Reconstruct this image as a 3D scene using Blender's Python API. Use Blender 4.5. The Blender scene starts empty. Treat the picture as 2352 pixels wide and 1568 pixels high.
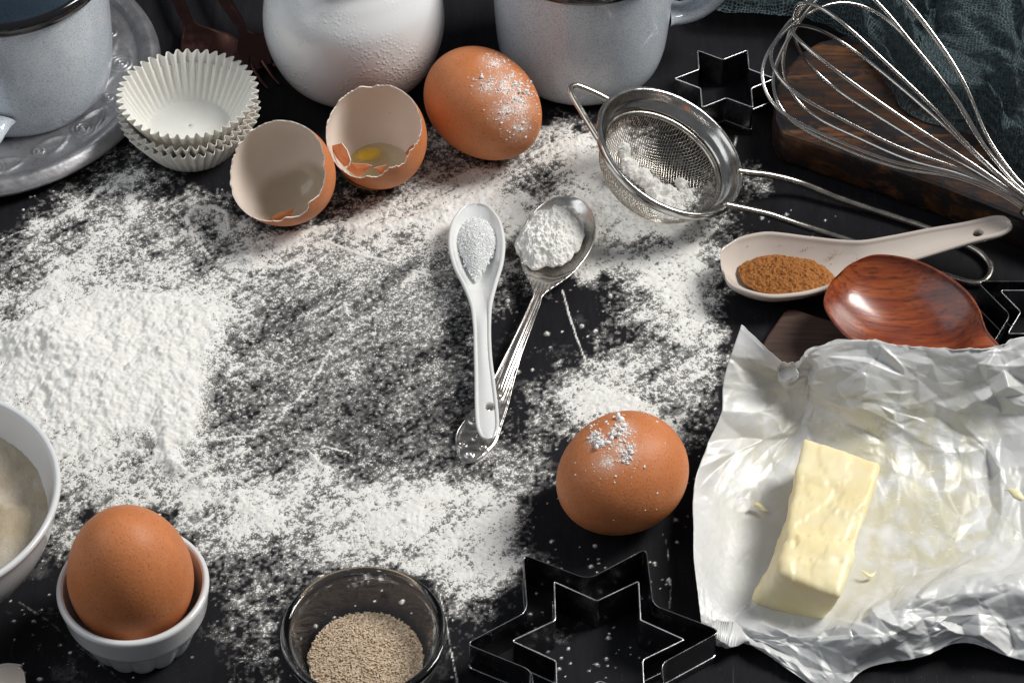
import bpy, math, random
import numpy as np
from mathutils import Vector, Matrix, geometry

random.seed(7)
RNG = np.random.default_rng(11)
scene = bpy.context.scene
COL = scene.collection

# ------------------------------------------------------------------ camera
ELEV = math.radians(46.5)
DIST = 1.0
FPX = 5880.0                      # focal length in units of a 2352-wide picture
cam_d = bpy.data.cameras.new('camera')
cam = bpy.data.objects.new('camera', cam_d)
COL.objects.link(cam)
cam.location = (0, -DIST * math.cos(ELEV), DIST * math.sin(ELEV))
cam.rotation_euler = (math.pi / 2 - ELEV, 0, 0)
cam_d.lens = 36.0 * FPX / 2352.0
cam_d.sensor_width = 36.0
cam_d.clip_start = 0.01
cam_d.clip_end = 50.0
scene.camera = cam

# ------------------------------------------------------------------ light
world = bpy.data.worlds.new("World")
scene.world = world
world.use_nodes = True
wb = world.node_tree.nodes['Background']
wb.inputs[0].default_value = (0.88, 0.93, 1.0, 1)
wb.inputs[1].default_value = 0.14


def area(name, loc, target, size, power, color, size_y=None):
    d = bpy.data.lights.new(name, 'AREA')
    d.energy = power
    d.color = color
    d.size = size
    if size_y:
        d.shape = 'RECTANGLE'
        d.size_y = size_y
    o = bpy.data.objects.new(name, d)
    COL.objects.link(o)
    o.location = loc
    v = Vector(target) - Vector(loc)
    o.rotation_euler = v.to_track_quat('-Z', 'Y').to_euler()
    return o


area('window_light', (1.27, 0.41, 1.43), (0, 0.02, 0), 0.60, 43.0, (1.0, 0.975, 0.935), 0.75)
area('sky_fill', (-0.9, -0.1, 0.9), (0, 0, 0), 1.0, 4.2, (0.92, 0.96, 1.0))
scene.view_settings.view_transform = 'Standard'
scene.view_settings.look = 'None'
scene.view_settings.exposure = 0.0
scene.view_settings.gamma = 1.0
scene.cycles.max_bounces = 10
scene.cycles.transparent_max_bounces = 24
scene.cycles.caustics_refractive = True

# ------------------------------------------------------------------ placing
CE, SE = math.cos(ELEV), math.sin(ELEV)
CAMP = np.array([0, -DIST * CE, DIST * SE])


def rdir(u, v):
    x = (u - 1176.0) / FPX
    y = -(v - 784.0) / FPX
    return np.array([x, y * SE + CE, y * CE - SE])


def P(u, v, z=0.0):
    """Where the sight line of the picture point (u, v) meets height z."""
    d = rdir(u, v)
    return CAMP + d * ((z - CAMP[2]) / d[2])


def PPL(u, v, c, n):
    """... meets the plane through c with normal n."""
    d = rdir(u, v)
    n = np.array(n, float)
    return CAMP + d * (np.dot(np.array(c) - CAMP, n) / np.dot(d, n))


def PY(u, v, y):
    d = rdir(u, v)
    return CAMP + d * ((y - CAMP[1]) / d[1])


# ------------------------------------------------------------------ noise
_T = RNG.random((512, 512))


def vnoise(x, y, seed=0):
    x = np.asarray(x, float) + seed * 37.13
    y = np.asarray(y, float) + seed * 91.7
    xi = np.floor(x).astype(int)
    yi = np.floor(y).astype(int)
    fx = x - xi
    fy = y - yi
    fx = fx * fx * (3 - 2 * fx)
    fy = fy * fy * (3 - 2 * fy)
    a = _T[yi % 512, xi % 512]
    b = _T[yi % 512, (xi + 1) % 512]
    c = _T[(yi + 1) % 512, xi % 512]
    d = _T[(yi + 1) % 512, (xi + 1) % 512]
    return (a * (1 - fx) + b * fx) * (1 - fy) + (c * (1 - fx) + d * fx) * fy


def fbm(x, y, o=4, seed=0, g=0.5):
    s = 0
    a = 1
    t = 0
    for i in range(o):
        s = s + a * vnoise(x * 2 ** i, y * 2 ** i, seed + i * 3)
        t += a
        a *= g
    return s / t


def smooth(a, b, x):
    t = np.clip((x - a) / (b - a), 0, 1)
    return t * t * (3 - 2 * t)


def catmull(pts, n):
    """n samples along a Catmull-Rom curve through pts (k x d)."""
    pts = np.asarray(pts, float)
    k = len(pts)
    ext = np.vstack([2 * pts[0] - pts[1], pts, 2 * pts[-1] - pts[-2]])
    t = np.linspace(0, k - 1 - 1e-9, n)
    i = np.floor(t).astype(int)
    f = (t - i)[:, None]
    p0, p1, p2, p3 = ext[i], ext[i + 1], ext[i + 2], ext[i + 3]
    return 0.5 * ((2 * p1) + (-p0 + p2) * f + (2 * p0 - 5 * p1 + 4 * p2 - p3) * f ** 2 + (-p0 + 3 * p1 - 3 * p2 + p3) * f ** 3)


# ------------------------------------------------------------------ objects
ORG = {}


def thing(name, label, cat, loc, group=None):
    o = bpy.data.objects.new(name, None)
    o.empty_display_size = 0.01
    COL.objects.link(o)
    o.location = loc
    ORG[o.name] = np.array(loc, float)
    o['label'] = label
    o['category'] = cat
    if group:
        o['group'] = group
    return o


def mk(name, verts, faces, mat, parent=None, smooth_=True, uv=None, label=None, cat=None, group=None, kind=None, loc=None, attr=None):
    verts = np.asarray(verts, float)
    if parent is not None:
        org = ORG[parent.name]
    elif loc is not None:
        org = np.array(loc, float)
    else:
        org = np.zeros(3)
    me = bpy.data.meshes.new(name)
    vv = verts - org
    if isinstance(faces, np.ndarray):
        nf, k = faces.shape
        me.vertices.add(len(vv))
        me.vertices.foreach_set('co', vv.ravel())
        me.loops.add(nf * k)
        me.loops.foreach_set('vertex_index', faces.ravel().astype(np.int32))
        me.polygons.add(nf)
        me.polygons.foreach_set('loop_start', np.arange(0, nf * k, k, dtype=np.int32))
        me.polygons.foreach_set('loop_total', np.full(nf, k, dtype=np.int32))
        me.update(calc_edges=True)
    else:
        me.from_pydata([tuple(p) for p in vv], [], faces)
    if uv is not None:
        lay = me.uv_layers.new(name='UVMap')
        idx = np.empty(len(me.loops), dtype=np.int32)
        me.loops.foreach_get('vertex_index', idx)
        lay.data.foreach_set('uv', np.asarray(uv, float)[idx].ravel())
    if attr:
        for an, av in attr.items():
            a = me.attributes.new(an, 'FLOAT', 'POINT')
            a.data.foreach_set('value', np.asarray(av, dtype=np.float32))
    me.polygons.foreach_set('use_smooth', [smooth_] * len(me.polygons))
    for m in (mat if isinstance(mat, (list, tuple)) else [mat]):
        me.materials.append(m)
    me.validate()
    o = bpy.data.objects.new(name, me)
    COL.objects.link(o)
    if parent is not None:
        o.parent = parent
        ORG[o.name] = org
    else:
        o.location = org
        ORG[o.name] = org
    if label:
        o['label'] = label
    if cat:
        o['category'] = cat
    if group:
        o['group'] = group
    if kind:
        o['kind'] = kind
    return o


def gridfaces(nr, nc, wr=False, wc=False):
    r = np.arange(nr if wr else nr - 1)
    c = np.arange(nc if wc else nc - 1)
    R, Cc = np.meshgrid(r, c, indexing='ij')
    R2 = (R + 1) % nr
    C2 = (Cc + 1) % nc
    return np.stack([R * nc + Cc, R * nc + C2, R2 * nc + C2, R2 * nc + Cc], -1).reshape(-1, 4)


def lathe(prof, n=96, closed=False, flute=None):
    """prof (r, z) list; rows run up the profile. flute(phi, i) -> radius factor."""
    prof = np.asarray(prof, float)
    ph = np.linspace(0, 2 * math.pi, n, endpoint=False)
    r = prof[:, 0][:, None] * np.ones(n)
    if flute is not None:
        r = r * flute(ph[None, :], prof[:, 1][:, None])
    v = np.stack([r * np.cos(ph), r * np.sin(ph), prof[:, 1][:, None] + 0 * r], -1).reshape(-1, 3)
    f = gridfaces(len(prof), n, closed, True)
    return v, f


def tube(pts, rad, nseg=8, closed=False):
    pts = np.asarray(pts, float)
    n = len(pts)
    rad = np.broadcast_to(np.asarray(rad, float), (n,))
    if closed:
        tan = np.roll(pts, -1, 0) - np.roll(pts, 1, 0)
    else:
        tan = np.gradient(pts, axis=0)
    tan /= np.linalg.norm(tan, axis=1)[:, None] + 1e-12
    ref = np.array([0, 0, 1.0])
    if abs(tan[0] @ ref) > 0.9:
        ref = np.array([1.0, 0, 0])
    nn = np.zeros_like(pts)
    cur = ref - tan[0] * (ref @ tan[0])
    cur /= np.linalg.norm(cur)
    for i in range(n):
        cur = cur - tan[i] * (cur @ tan[i])
        cur /= np.linalg.norm(cur) + 1e-12
        nn[i] = cur
    bb = np.cross(tan, nn)
    a = np.linspace(0, 2 * math.pi, nseg, endpoint=False)
    v = pts[:, None, :] + rad[:, None, None] * (np.cos(a)[None, :, None] * nn[:, None, :] + np.sin(a)[None, :, None] * bb[:, None, :])
    v = v.reshape(-1, 3)
    f = [list(x) for x in gridfaces(n, nseg, closed, True)]
    if not closed:
        f.append(list(range(nseg))[::-1])
        f.append([(n - 1) * nseg + i for i in range(nseg)])
    return v, f


def join(parts):
    V = []
    F = []
    k = 0
    for v, f in parts:
        V.append(np.asarray(v))
        if isinstance(f, np.ndarray):
            f = f.tolist()
        F.extend([[i + k for i in q] for q in f])
        k += len(v)
    return np.vstack(V), F


def frame(n, hint=(1, 0, 0)):
    n = np.array(n, float)
    n /= np.linalg.norm(n)
    h = np.array(hint, float)
    ex = h - n * (h @ n)
    ex /= np.linalg.norm(ex)
    ey = np.cross(n, ex)
    return np.stack([ex, ey, n], 0)      # rows


def xf(v, M, c):
    return np.asarray(v) @ M + np.asarray(c)


def mod(o, sub=0, solid=0, bevel=0):
    if solid:
        m = o.modifiers.new('thickness', 'SOLIDIFY')
        m.thickness = solid
        m.offset = 0
    if bevel:
        m = o.modifiers.new('bevel', 'BEVEL')
        m.width = bevel
        m.segments = 3
        m.limit_method = 'ANGLE'
    if sub:
        m = o.modifiers.new('subdivision', 'SUBSURF')
        m.levels = sub
        m.render_levels = sub
    return o


# ------------------------------------------------------------------ materials
class NT:
    def __init__(self, name):
        self.m = bpy.data.materials.new(name)
        self.m.use_nodes = True
        self.t = self.m.node_tree
        self.b = self.t.nodes['Principled BSDF']
        self.out = self.t.nodes['Material Output']

    def n(self, typ, **kw):
        nd = self.t.nodes.new(typ)
        for k, v in kw.items():
            if k in nd.inputs and not hasattr(nd, k):
                nd.inputs[k].default_value = v
            elif hasattr(nd, k):
                setattr(nd, k, v)
            else:
                nd.inputs[k].default_value = v
        return nd

    def l(self, a, b):
        self.t.links.new(a, b)

    def coord(self, scale=(1, 1, 1), out='Object', rot=(0, 0, 0)):
        tc = self.t.nodes.new('ShaderNodeTexCoord')
        mp = self.t.nodes.new('ShaderNodeMapping')
        mp.inputs['Scale'].default_value = scale
        mp.inputs['Rotation'].default_value = rot
        self.l(tc.outputs[out], mp.inputs[0])
        return mp.outputs[0]

    def noise(self, vec, scale, detail=3, rough=0.55, dist=0.0):
        nd = self.t.nodes.new('ShaderNodeTexNoise')
        nd.inputs['Scale'].default_value = scale
        nd.inputs['Detail'].default_value = detail
        nd.inputs['Roughness'].default_value = rough
        nd.inputs['Distortion'].default_value = dist
        self.l(vec, nd.inputs['Vector'])
        return nd.outputs['Fac']

    def ramp(self, fac, stops):
        nd = self.t.nodes.new('ShaderNodeValToRGB')
        cr = nd.color_ramp
        while len(cr.elements) < len(stops):
            cr.elements.new(0.5)
        for e, (p, c) in zip(cr.elements, stops):
            e.position = p
            e.color = (*c, 1) if len(c) == 3 else c
        self.l(fac, nd.inputs[0])
        return nd.outputs['Color']

    def mr(self, v, a, b, c=0.0, d=1.0):
        nd = self.t.nodes.new('ShaderNodeMapRange')
        nd.inputs[1].default_value = a
        nd.inputs[2].default_value = b
        nd.inputs[3].default_value = c
        nd.inputs[4].default_value = d
        self.l(v, nd.inputs[0])
        return nd.outputs[0]

    def math(self, op, a, b=0.0, c=None):
        nd = self.t.nodes.new('ShaderNodeMath')
        nd.operation = op
        for i, x in enumerate((a, b) if c is None else (a, b, c)):
            if isinstance(x, (int, float)):
                nd.inputs[i].default_value = x
            else:
                self.l(x, nd.inputs[i])
        return nd.outputs[0]

    def mix(self, fac, a, b):
        nd = self.t.nodes.new('ShaderNodeMix')
        nd.data_type = 'RGBA'
        if isinstance(fac, (int, float)):
            nd.inputs[0].default_value = fac
        else:
            self.l(fac, nd.inputs[0])
        for s, x in ((6, a), (7, b)):
            if isinstance(x, tuple):
                nd.inputs[s].default_value = (*x, 1)
            else:
                self.l(x, nd.inputs[s])
        return nd.outputs[2]

    def bump(self, h, strength, dist, nrm=None):
        nd = self.t.nodes.new('ShaderNodeBump')
        nd.inputs['Strength'].default_value = strength
        nd.inputs['Distance'].default_value = dist
        self.l(h, nd.inputs['Height'])
        if nrm is not None:
            self.l(nrm, nd.inputs['Normal'])
        return nd.outputs[0]

    def set(self, **kw):
        for k, v in kw.items():
            k = k.replace('_', ' ')
            if isinstance(v, tuple) and len(v) == 3 and self.b.inputs[k].type == 'RGBA':
                v = (*v, 1)
            if hasattr(v, 'is_linked'):
                self.l(v, self.b.inputs[k])
            else:
                self.b.inputs[k].default_value = v
        return self


def sck(m, name, s):
    m.l(s, m.b.inputs[name])


def ceramic(name, col, rough=0.16, sss=0.0, wav=0.15):
    m = NT(name)
    c = m.coord()
    n = m.noise(c, 60, 3)
    sck(m, 'Base Color', m.mix(m.mr(n, .35, .65), tuple(x * .96 for x in col), col))
    m.set(Roughness=rough, Coat_Weight=0.3, Coat_Roughness=0.06)
    if sss:
        m.set(Subsurface_Weight=sss, Subsurface_Radius=(0.004, 0.003, 0.002), Subsurface_Scale=1.0)
    sck(m, 'Normal', m.bump(m.noise(c, 90, 2), wav, 0.0006))
    return m.m


def metal(name, col, rough=0.2, scr=0.25, aniso_scale=(1, 1, 1)):
    m = NT(name)
    c = m.coord(aniso_scale)
    n = m.noise(c, 900, 4)
    sck(m, 'Base Color', m.mix(m.mr(m.noise(m.coord(), 120, 4), .35, .7), col, tuple(x * .8 for x in col)))
    sck(m, 'Roughness', m.mr(m.noise(m.coord(), 220, 4), .3, .7, rough * .7, rough * 1.5))
    m.set(Metallic=1.0)
    sck(m, 'Normal', m.bump(n, scr, 0.0001))
    return m.m


def egg_mat(name, spots=()):
    m = NT(name)
    c = m.coord()
    big = m.noise(c, 45, 3)
    base = m.mix(m.mr(big, .3, .7), (0.52, 0.175, 0.062), (0.62, 0.225, 0.085))
    sp = m.noise(c, 1500, 2)
    base = m.mix(m.mr(sp, .58, .70, 0, .75), base, (0.27, 0.085, 0.035))
    pale = m.noise(c, 900, 2)
    base = m.mix(m.mr(pale, .62, .74, 0, .35), base, (0.62, 0.30, 0.15))
    blot = m.noise(c, 150, 5, .7)
    base = m.mix(m.mr(blot, .50, .72, 0, .45), base, (0.66, 0.27, 0.12))
    mask = None
    pw = m.math('ADD', m.math('MULTIPLY', m.noise(c, 1700, 3, .65), .7), m.math('MULTIPLY', m.noise(c, 420, 3, .6), .3))
    for (p, r) in spots:
        vm = m.n('ShaderNodeVectorMath', operation='DISTANCE')
        m.l(c, vm.inputs[0])
        vm.inputs[1].default_value = tuple(p)
        k_ = m.mr(vm.outputs['Value'], r, r * .1, 0, 1)
        mask = k_ if mask is None else m.math('MAXIMUM', mask, k_)
    if mask is not None:
        thr = m.math('SUBTRACT', pw, m.mr(mask, 0, 1, .72, .47))
        veil = m.math('MAXIMUM', m.mr(thr, 0, .05, 0, .95), m.math('MULTIPLY', mask, .22))
        base = m.mix(m.math('MULTIPLY', veil, m.mr(mask, 0, .15)), base, (0.84, 0.82, 0.79))
    sck(m, 'Base Color', base)
    m.set(Roughness=0.50, Subsurface_Weight=0.08, Subsurface_Radius=(0.003, 0.0012, 0.0006), Subsurface_Scale=1.0)
    m.b.inputs['Specular IOR Level'].default_value = 0.30
    sck(m, 'Normal', m.bump(m.noise(c, 900, 3), 0.6, 0.0002))
    return m.m


# table: black painted wood
def table_mat():
    m = NT('black_painted_wood')
    c = m.coord((7, 1.0, 1), rot=(0, 0, 0.28))
    brush = m.noise(c, 22, 7, .72, 1.2)
    c2 = m.coord((6, 1.0, 1), rot=(0, 0, -0.5))
    brush2 = m.noise(c2, 60, 4, .6, .8)
    blot = m.noise(m.coord(), 14, 4)
    col = m.mix(m.mr(brush, .3, .75), (0.009, 0.009, 0.0105), (0.018, 0.018, 0.021))
    col = m.mix(m.mr(blot, .45, .75, 0, .6), col, (0.018, 0.018, 0.021))
    wisps = m.math('MULTIPLY', m.mr(m.noise(m.coord((40, 2.2, 1), rot=(0, 0, 0.32)), 26, 5, .7, .6), .60, .74), m.mr(m.noise(m.coord(), 16, 2), .5, .68))
    col = m.mix(m.math('MULTIPLY', wisps, .55), col, (0.10, 0.10, 0.11))
    dust = m.noise(m.coord(), 1500, 2)
    col = m.mix(m.mr(dust, .72, .80, 0, .7), col, (0.35, 0.35, 0.36))
    sck(m, 'Base Color', col)
    sck(m, 'Roughness', m.mr(brush2, .3, .7, .50, .70))
    m.b.inputs['Specular IOR Level'].default_value = 0.08
    h = m.math('ADD', m.math('MULTIPLY', brush, .7), m.math('MULTIPLY', brush2, .5))
    sck(m, 'Normal', m.bump(h, 0.16, 0.0006))
    return m.m


def flour_mat(name='flour_powder', alpha=True):
    m = NT(name)
    c = m.coord()
    n = m.noise(c, 700, 4, .7)
    n2 = m.noise(c, 160, 4, .6)
    col = m.mix(m.mr(n2, .3, .7), (0.78, 0.765, 0.725), (0.85, 0.845, 0.82))
    sck(m, 'Base Color', col)
    m.set(Roughness=1.0)
    m.b.inputs['Specular IOR Level'].default_value = 0.1
    sck(m, 'Normal', m.bump(m.math('ADD', n, m.math('MULTIPLY', n2, .5)), 0.55, 0.0006))
    if alpha:
        at = m.n('ShaderNodeAttribute', attribute_name='cover')
        fine = m.math('ADD', m.math('MULTIPLY', m.noise(c, 1300, 2, .6), .62), m.math('MULTIPLY', m.noise(c, 3200, 1, .5), .38))
        # cover 0..1 against fine grain noise
        d = m.math('SUBTRACT', m.mr(at.outputs['Fac'], 0, 1, .30, .70), fine)
        a = m.math('MAXIMUM', m.mr(d, -0.03, 0.04, 0, 1), m.math('MULTIPLY', m.mr(at.outputs['Fac'], .03, .40, 0, .38), m.mr(m.noise(m.coord((.5, 1, 1), rot=(0, 0, .75)), 120, 5, .65), .35, .62, .45, 1)))
        sck(m, 'Alpha', a)
    return m.m


M = {}
M['table'] = table_mat()
M['flour'] = flour_mat()
M['flour_solid'] = flour_mat('flour_lump', False)
M['egg'] = egg_mat('brown_eggshell')
m = NT('flour_crumb')
m.set(Base_Color=(0.90, 0.89, 0.87), Roughness=1.0, Subsurface_Weight=.5, Subsurface_Radius=(0.001, 0.001, 0.001), Subsurface_Scale=1.0)
m.b.inputs['Specular IOR Level'].default_value = 0.0
M['crumb'] = m.m
M['white_ceramic'] = ceramic('white_glazed_ceramic', (0.76, 0.77, 0.78), .12)
M['spoon_white'] = ceramic('white_porcelain', (0.75, 0.76, 0.75), .10)
M['beige_ceramic'] = ceramic('beige_porcelain', (0.62, 0.55, 0.49), .12)
M['steel'] = metal('polished_steel', (0.62, 0.60, 0.57), .16)
M['wire'] = metal('steel_wire', (0.60, 0.56, 0.50), .22)
M['silver'] = metal('old_silver', (0.66, 0.64, 0.61), .2)
M['cutter'] = metal('tin_cutter', (0.34, 0.34, 0.35), .2)
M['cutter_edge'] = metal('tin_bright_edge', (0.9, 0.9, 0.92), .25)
M['brown_reflection_steel'] = metal('steel_coloured_by_reflection', (0.085, 0.040, 0.034), .30)  # brown reflections are put into the metal's base colour


def enamel(name):
    m = NT(name)
    c = m.coord()
    sp = m.noise(c, 2000, 2)
    sp2 = m.noise(c, 60, 3)
    base = m.mix(m.mr(sp2, .35, .65), (0.60, 0.66, 0.72), (0.66, 0.71, 0.76))
    base = m.mix(m.mr(sp, .50, .66, 0, .62), base, (0.16, 0.20, 0.28))
    sck(m, 'Base Color', base)
    m.set(Roughness=.22, Coat_Weight=.5, Coat_Roughness=.1)
    sck(m, 'Normal', m.bump(sp2, .12, .0008))
    return m.m


M['enamel'] = enamel('speckled_grey_enamel')
m = NT('black_enamel')
m.set(Base_Color=(0.008, 0.008, 0.010), Roughness=.12, Coat_Weight=.5)
M['black'] = m.m
m = NT('blue_grey_enamel_inside')
sck(m, 'Base Color', m.mix(m.mr(m.noise(m.coord(), 1300, 2), .5, .7, 0, .7), (0.24, 0.31, 0.37), (0.12, 0.16, 0.21)))
m.set(Roughness=.25)
M['enamel_in'] = m.m
m = NT('white_crepe_paper')
sck(m, 'Base Color', m.mix(m.noise(m.coord(), 400, 3), (0.80, 0.78, 0.72), (0.86, 0.85, 0.80)))
m.set(Roughness=.8, Subsurface_Weight=.15, Subsurface_Radius=(0.002, 0.0015, 0.001), Subsurface_Scale=1.0)
M['paper'] = m.m


def pewter():
    m = NT('worn_pewter')
    c = m.coord()
    a = m.noise(c, 50, 5, .65)
    b = m.noise(m.coord((1, 1, 1)), 500, 4)
    col = m.mix(m.mr(a, .35, .65), (0.30, 0.295, 0.31), (0.46, 0.46, 0.48))
    sck(m, 'Base Color', m.mix(m.mr(b, .55, .75, 0, .5), col, (0.16, 0.13, 0.135)))
    sck(m, 'Roughness', m.mr(a, .3, .7, .34, .52))
    m.set(Metallic=.8)
    sck(m, 'Normal', m.bump(m.math('ADD', a, m.math('MULTIPLY', b, .5)), .35, .0004))
    return m.m


M['pewter'] = pewter()


def wood(name, c1, c2, c3, grain=(1, 1, 1), rot=(0, 0, 0), rough=.4, scale=60, blotch=None, coat=0.0, pores=.5, loc='Object'):
    m = NT(name)
    c = m.coord(grain, rot=rot, out=loc)
    g = m.noise(c, scale, 6, .65, .5)
    g2 = m.noise(c, scale * 6, 3, .6, .2)
    w = m.n('ShaderNodeTexWave')
    w.wave_type = 'BANDS'
    w.bands_direction = 'Y'
    w.inputs['Scale'].default_value = scale * .9
    w.inputs['Distortion'].default_value = 6
    w.inputs['Detail'].default_value = 3
    m.l(c, w.inputs['Vector'])
    col = m.ramp(g, [(.3, c1), (.5, c2), (.7, c3)])
    col = m.mix(m.mr(w.outputs['Fac'], .6, 1, 0, .35), col, c1)
    col = m.mix(m.mr(g2, .52, .7, 0, pores), col, tuple(x * .35 for x in c1))
    if blotch:
        bl = m.noise(m.coord((.5, 1, 1), rot=rot), 75, 9, .78, .4)
        bl2 = m.noise(m.coord((.25, 1, 1), rot=rot), 190, 8, .8)
        s = m.math('ADD', m.math('MULTIPLY', bl, .6), m.math('MULTIPLY', bl2, .5))
        col = m.mix(m.mr(s, .535, .575), col, blotch)
    sck(m, 'Base Color', col)
    m.set(Roughness=rough, Coat_Weight=coat, Coat_Roughness=.18)
    sck(m, 'Normal', m.bump(g2, .3, .0004))
    return m.m


M['wood_red'] = wood('red_lacquered_wood', (0.075, 0.012, 0.006), (0.23, 0.042, 0.012), (0.42, 0.105, 0.024), (.16, 1, 1), (0, 0, math.radians(32)), .36, 110, coat=.6, pores=.7)
M['wood_dark'] = wood('dark_walnut_wood', (0.035, 0.018, 0.013), (0.075, 0.040, 0.028), (0.11, 0.060, 0.042), (.14, 1, 1), (0, 0, math.radians(20)), .5, 110, coat=.05)
M['board'] = wood('worn_brown_board', (0.014, 0.006, 0.003), (0.055, 0.022, 0.008), (0.20, 0.078, 0.024), (.13, 1, 1), (0, 0, math.radians(27)), .42, 80, blotch=(0.012, 0.009, 0.011), coat=.1)  # brown tones lowered further to imitate light falling off in this corner

# ------------------------------------------------------------------ table
S = 1.2
mk('table_top', [(-S, -S, 0), (S, -S, 0), (S, S, 0), (-S, S, 0), (-S, -S, -.03), (S, -S, -.03), (S, S, -.03), (-S, S, -.03)],
   [[0, 1, 2, 3], [7, 6, 5, 4], [0, 4, 5, 1], [1, 5, 6, 2], [2, 6, 7, 3], [3, 7, 4, 0]], M['table'], smooth_=False, kind='structure')

# ------------------------------------------------------------------ flour on the table
# how thickly the flour lies, 0-9 (a few cells thinned to draw cast shadow), on a 48 x 32 chart of the table top
CH = """000000000000000000000000000000000000000000000000
000000000000000000000000000000000000000000000000
000000000000000000000000000000000000000000000000
000000000000000000000000000000000000000000000000
000000000000000000000000000000000000000000000000
000000000000000000000000012311000000000000000000
000001200000000000035556678886410000000000000000
000244300000000000056533788997411100000000000000
001235652000000223467886436897532225100000000000
013555855542000456768898778999976521000000000000
165576566676234788778888888889998621000000000000
364667665557788567666653666765488741000000000000
446875666568655565675456567988888410000000000000
558877777665555455555443331135888720000000000000
679999999987445554555314101134688300000000000000
867999999995545555455201100123578600000000000000
999999999985454454444311111245457860000000000000
999999999955554454444311136776567500000000000000
999999999544444434443211258998655300000000000000
899999998544444433433212246889863200000000000000
888898668744445433333223334400084200000000000000
888887595766546443444455430000032000000000000000
777677777886667745678655531000000000000000000000
555566777988886678899777200000000000000000000000
555600006678876678998788200000000000000000000000
113600000455656777888888200000000000000000000000
111100000233344466777788730000000000000000000000
111110000223432000005674100100000000000000000000
111110000123320000003431001100000000000000000000
011111000123420000002221012100000000000000000000
001111000013400000002110000100000000000000000000
001111000012300000001100000000000000000000000000"""
CH = np.array([[int(ch) for ch in row[:48].ljust(48, '0')] for row in CH.split('\n')], float)
CHP = np.pad(CH, 3, mode='edge')


def chart(u, v):
    x = np.clip(u / 49.0 - .5 + 3, 0, 52.9)
    y = np.clip(v / 49.0 - .5 + 3, 0, 36.9)
    xi = np.floor(x).astype(int)
    yi = np.floor(y).astype(int)
    fx = x - xi
    fy = y - yi
    fx = fx * fx * (3 - 2 * fx)
    fy = fy * fy * (3 - 2 * fy)
    xi2 = np.minimum(xi + 1, CHP.shape[1] - 1)
    yi2 = np.minimum(yi + 1, CHP.shape[0] - 1)
    return ((CHP[yi, xi] * (1 - fx) + CHP[yi, xi2] * fx) * (1 - fy) + (CHP[yi2, xi] * (1 - fx) + CHP[yi2, xi2] * fx) * fy) / 9.0


def seg_d(u, v, pts):
    d = np.full(u.shape, 1e9)
    for (a, b), (c, e) in zip(pts[:-1], pts[1:]):
        dx, dy = c - a, e - b
        t = np.clip(((u - a) * dx + (v - b) * dy) / (dx * dx + dy * dy + 1e-9), 0, 1)
        d = np.minimum(d, np.hypot(u - a - t * dx, v - b - t * dy))
    return d


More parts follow.
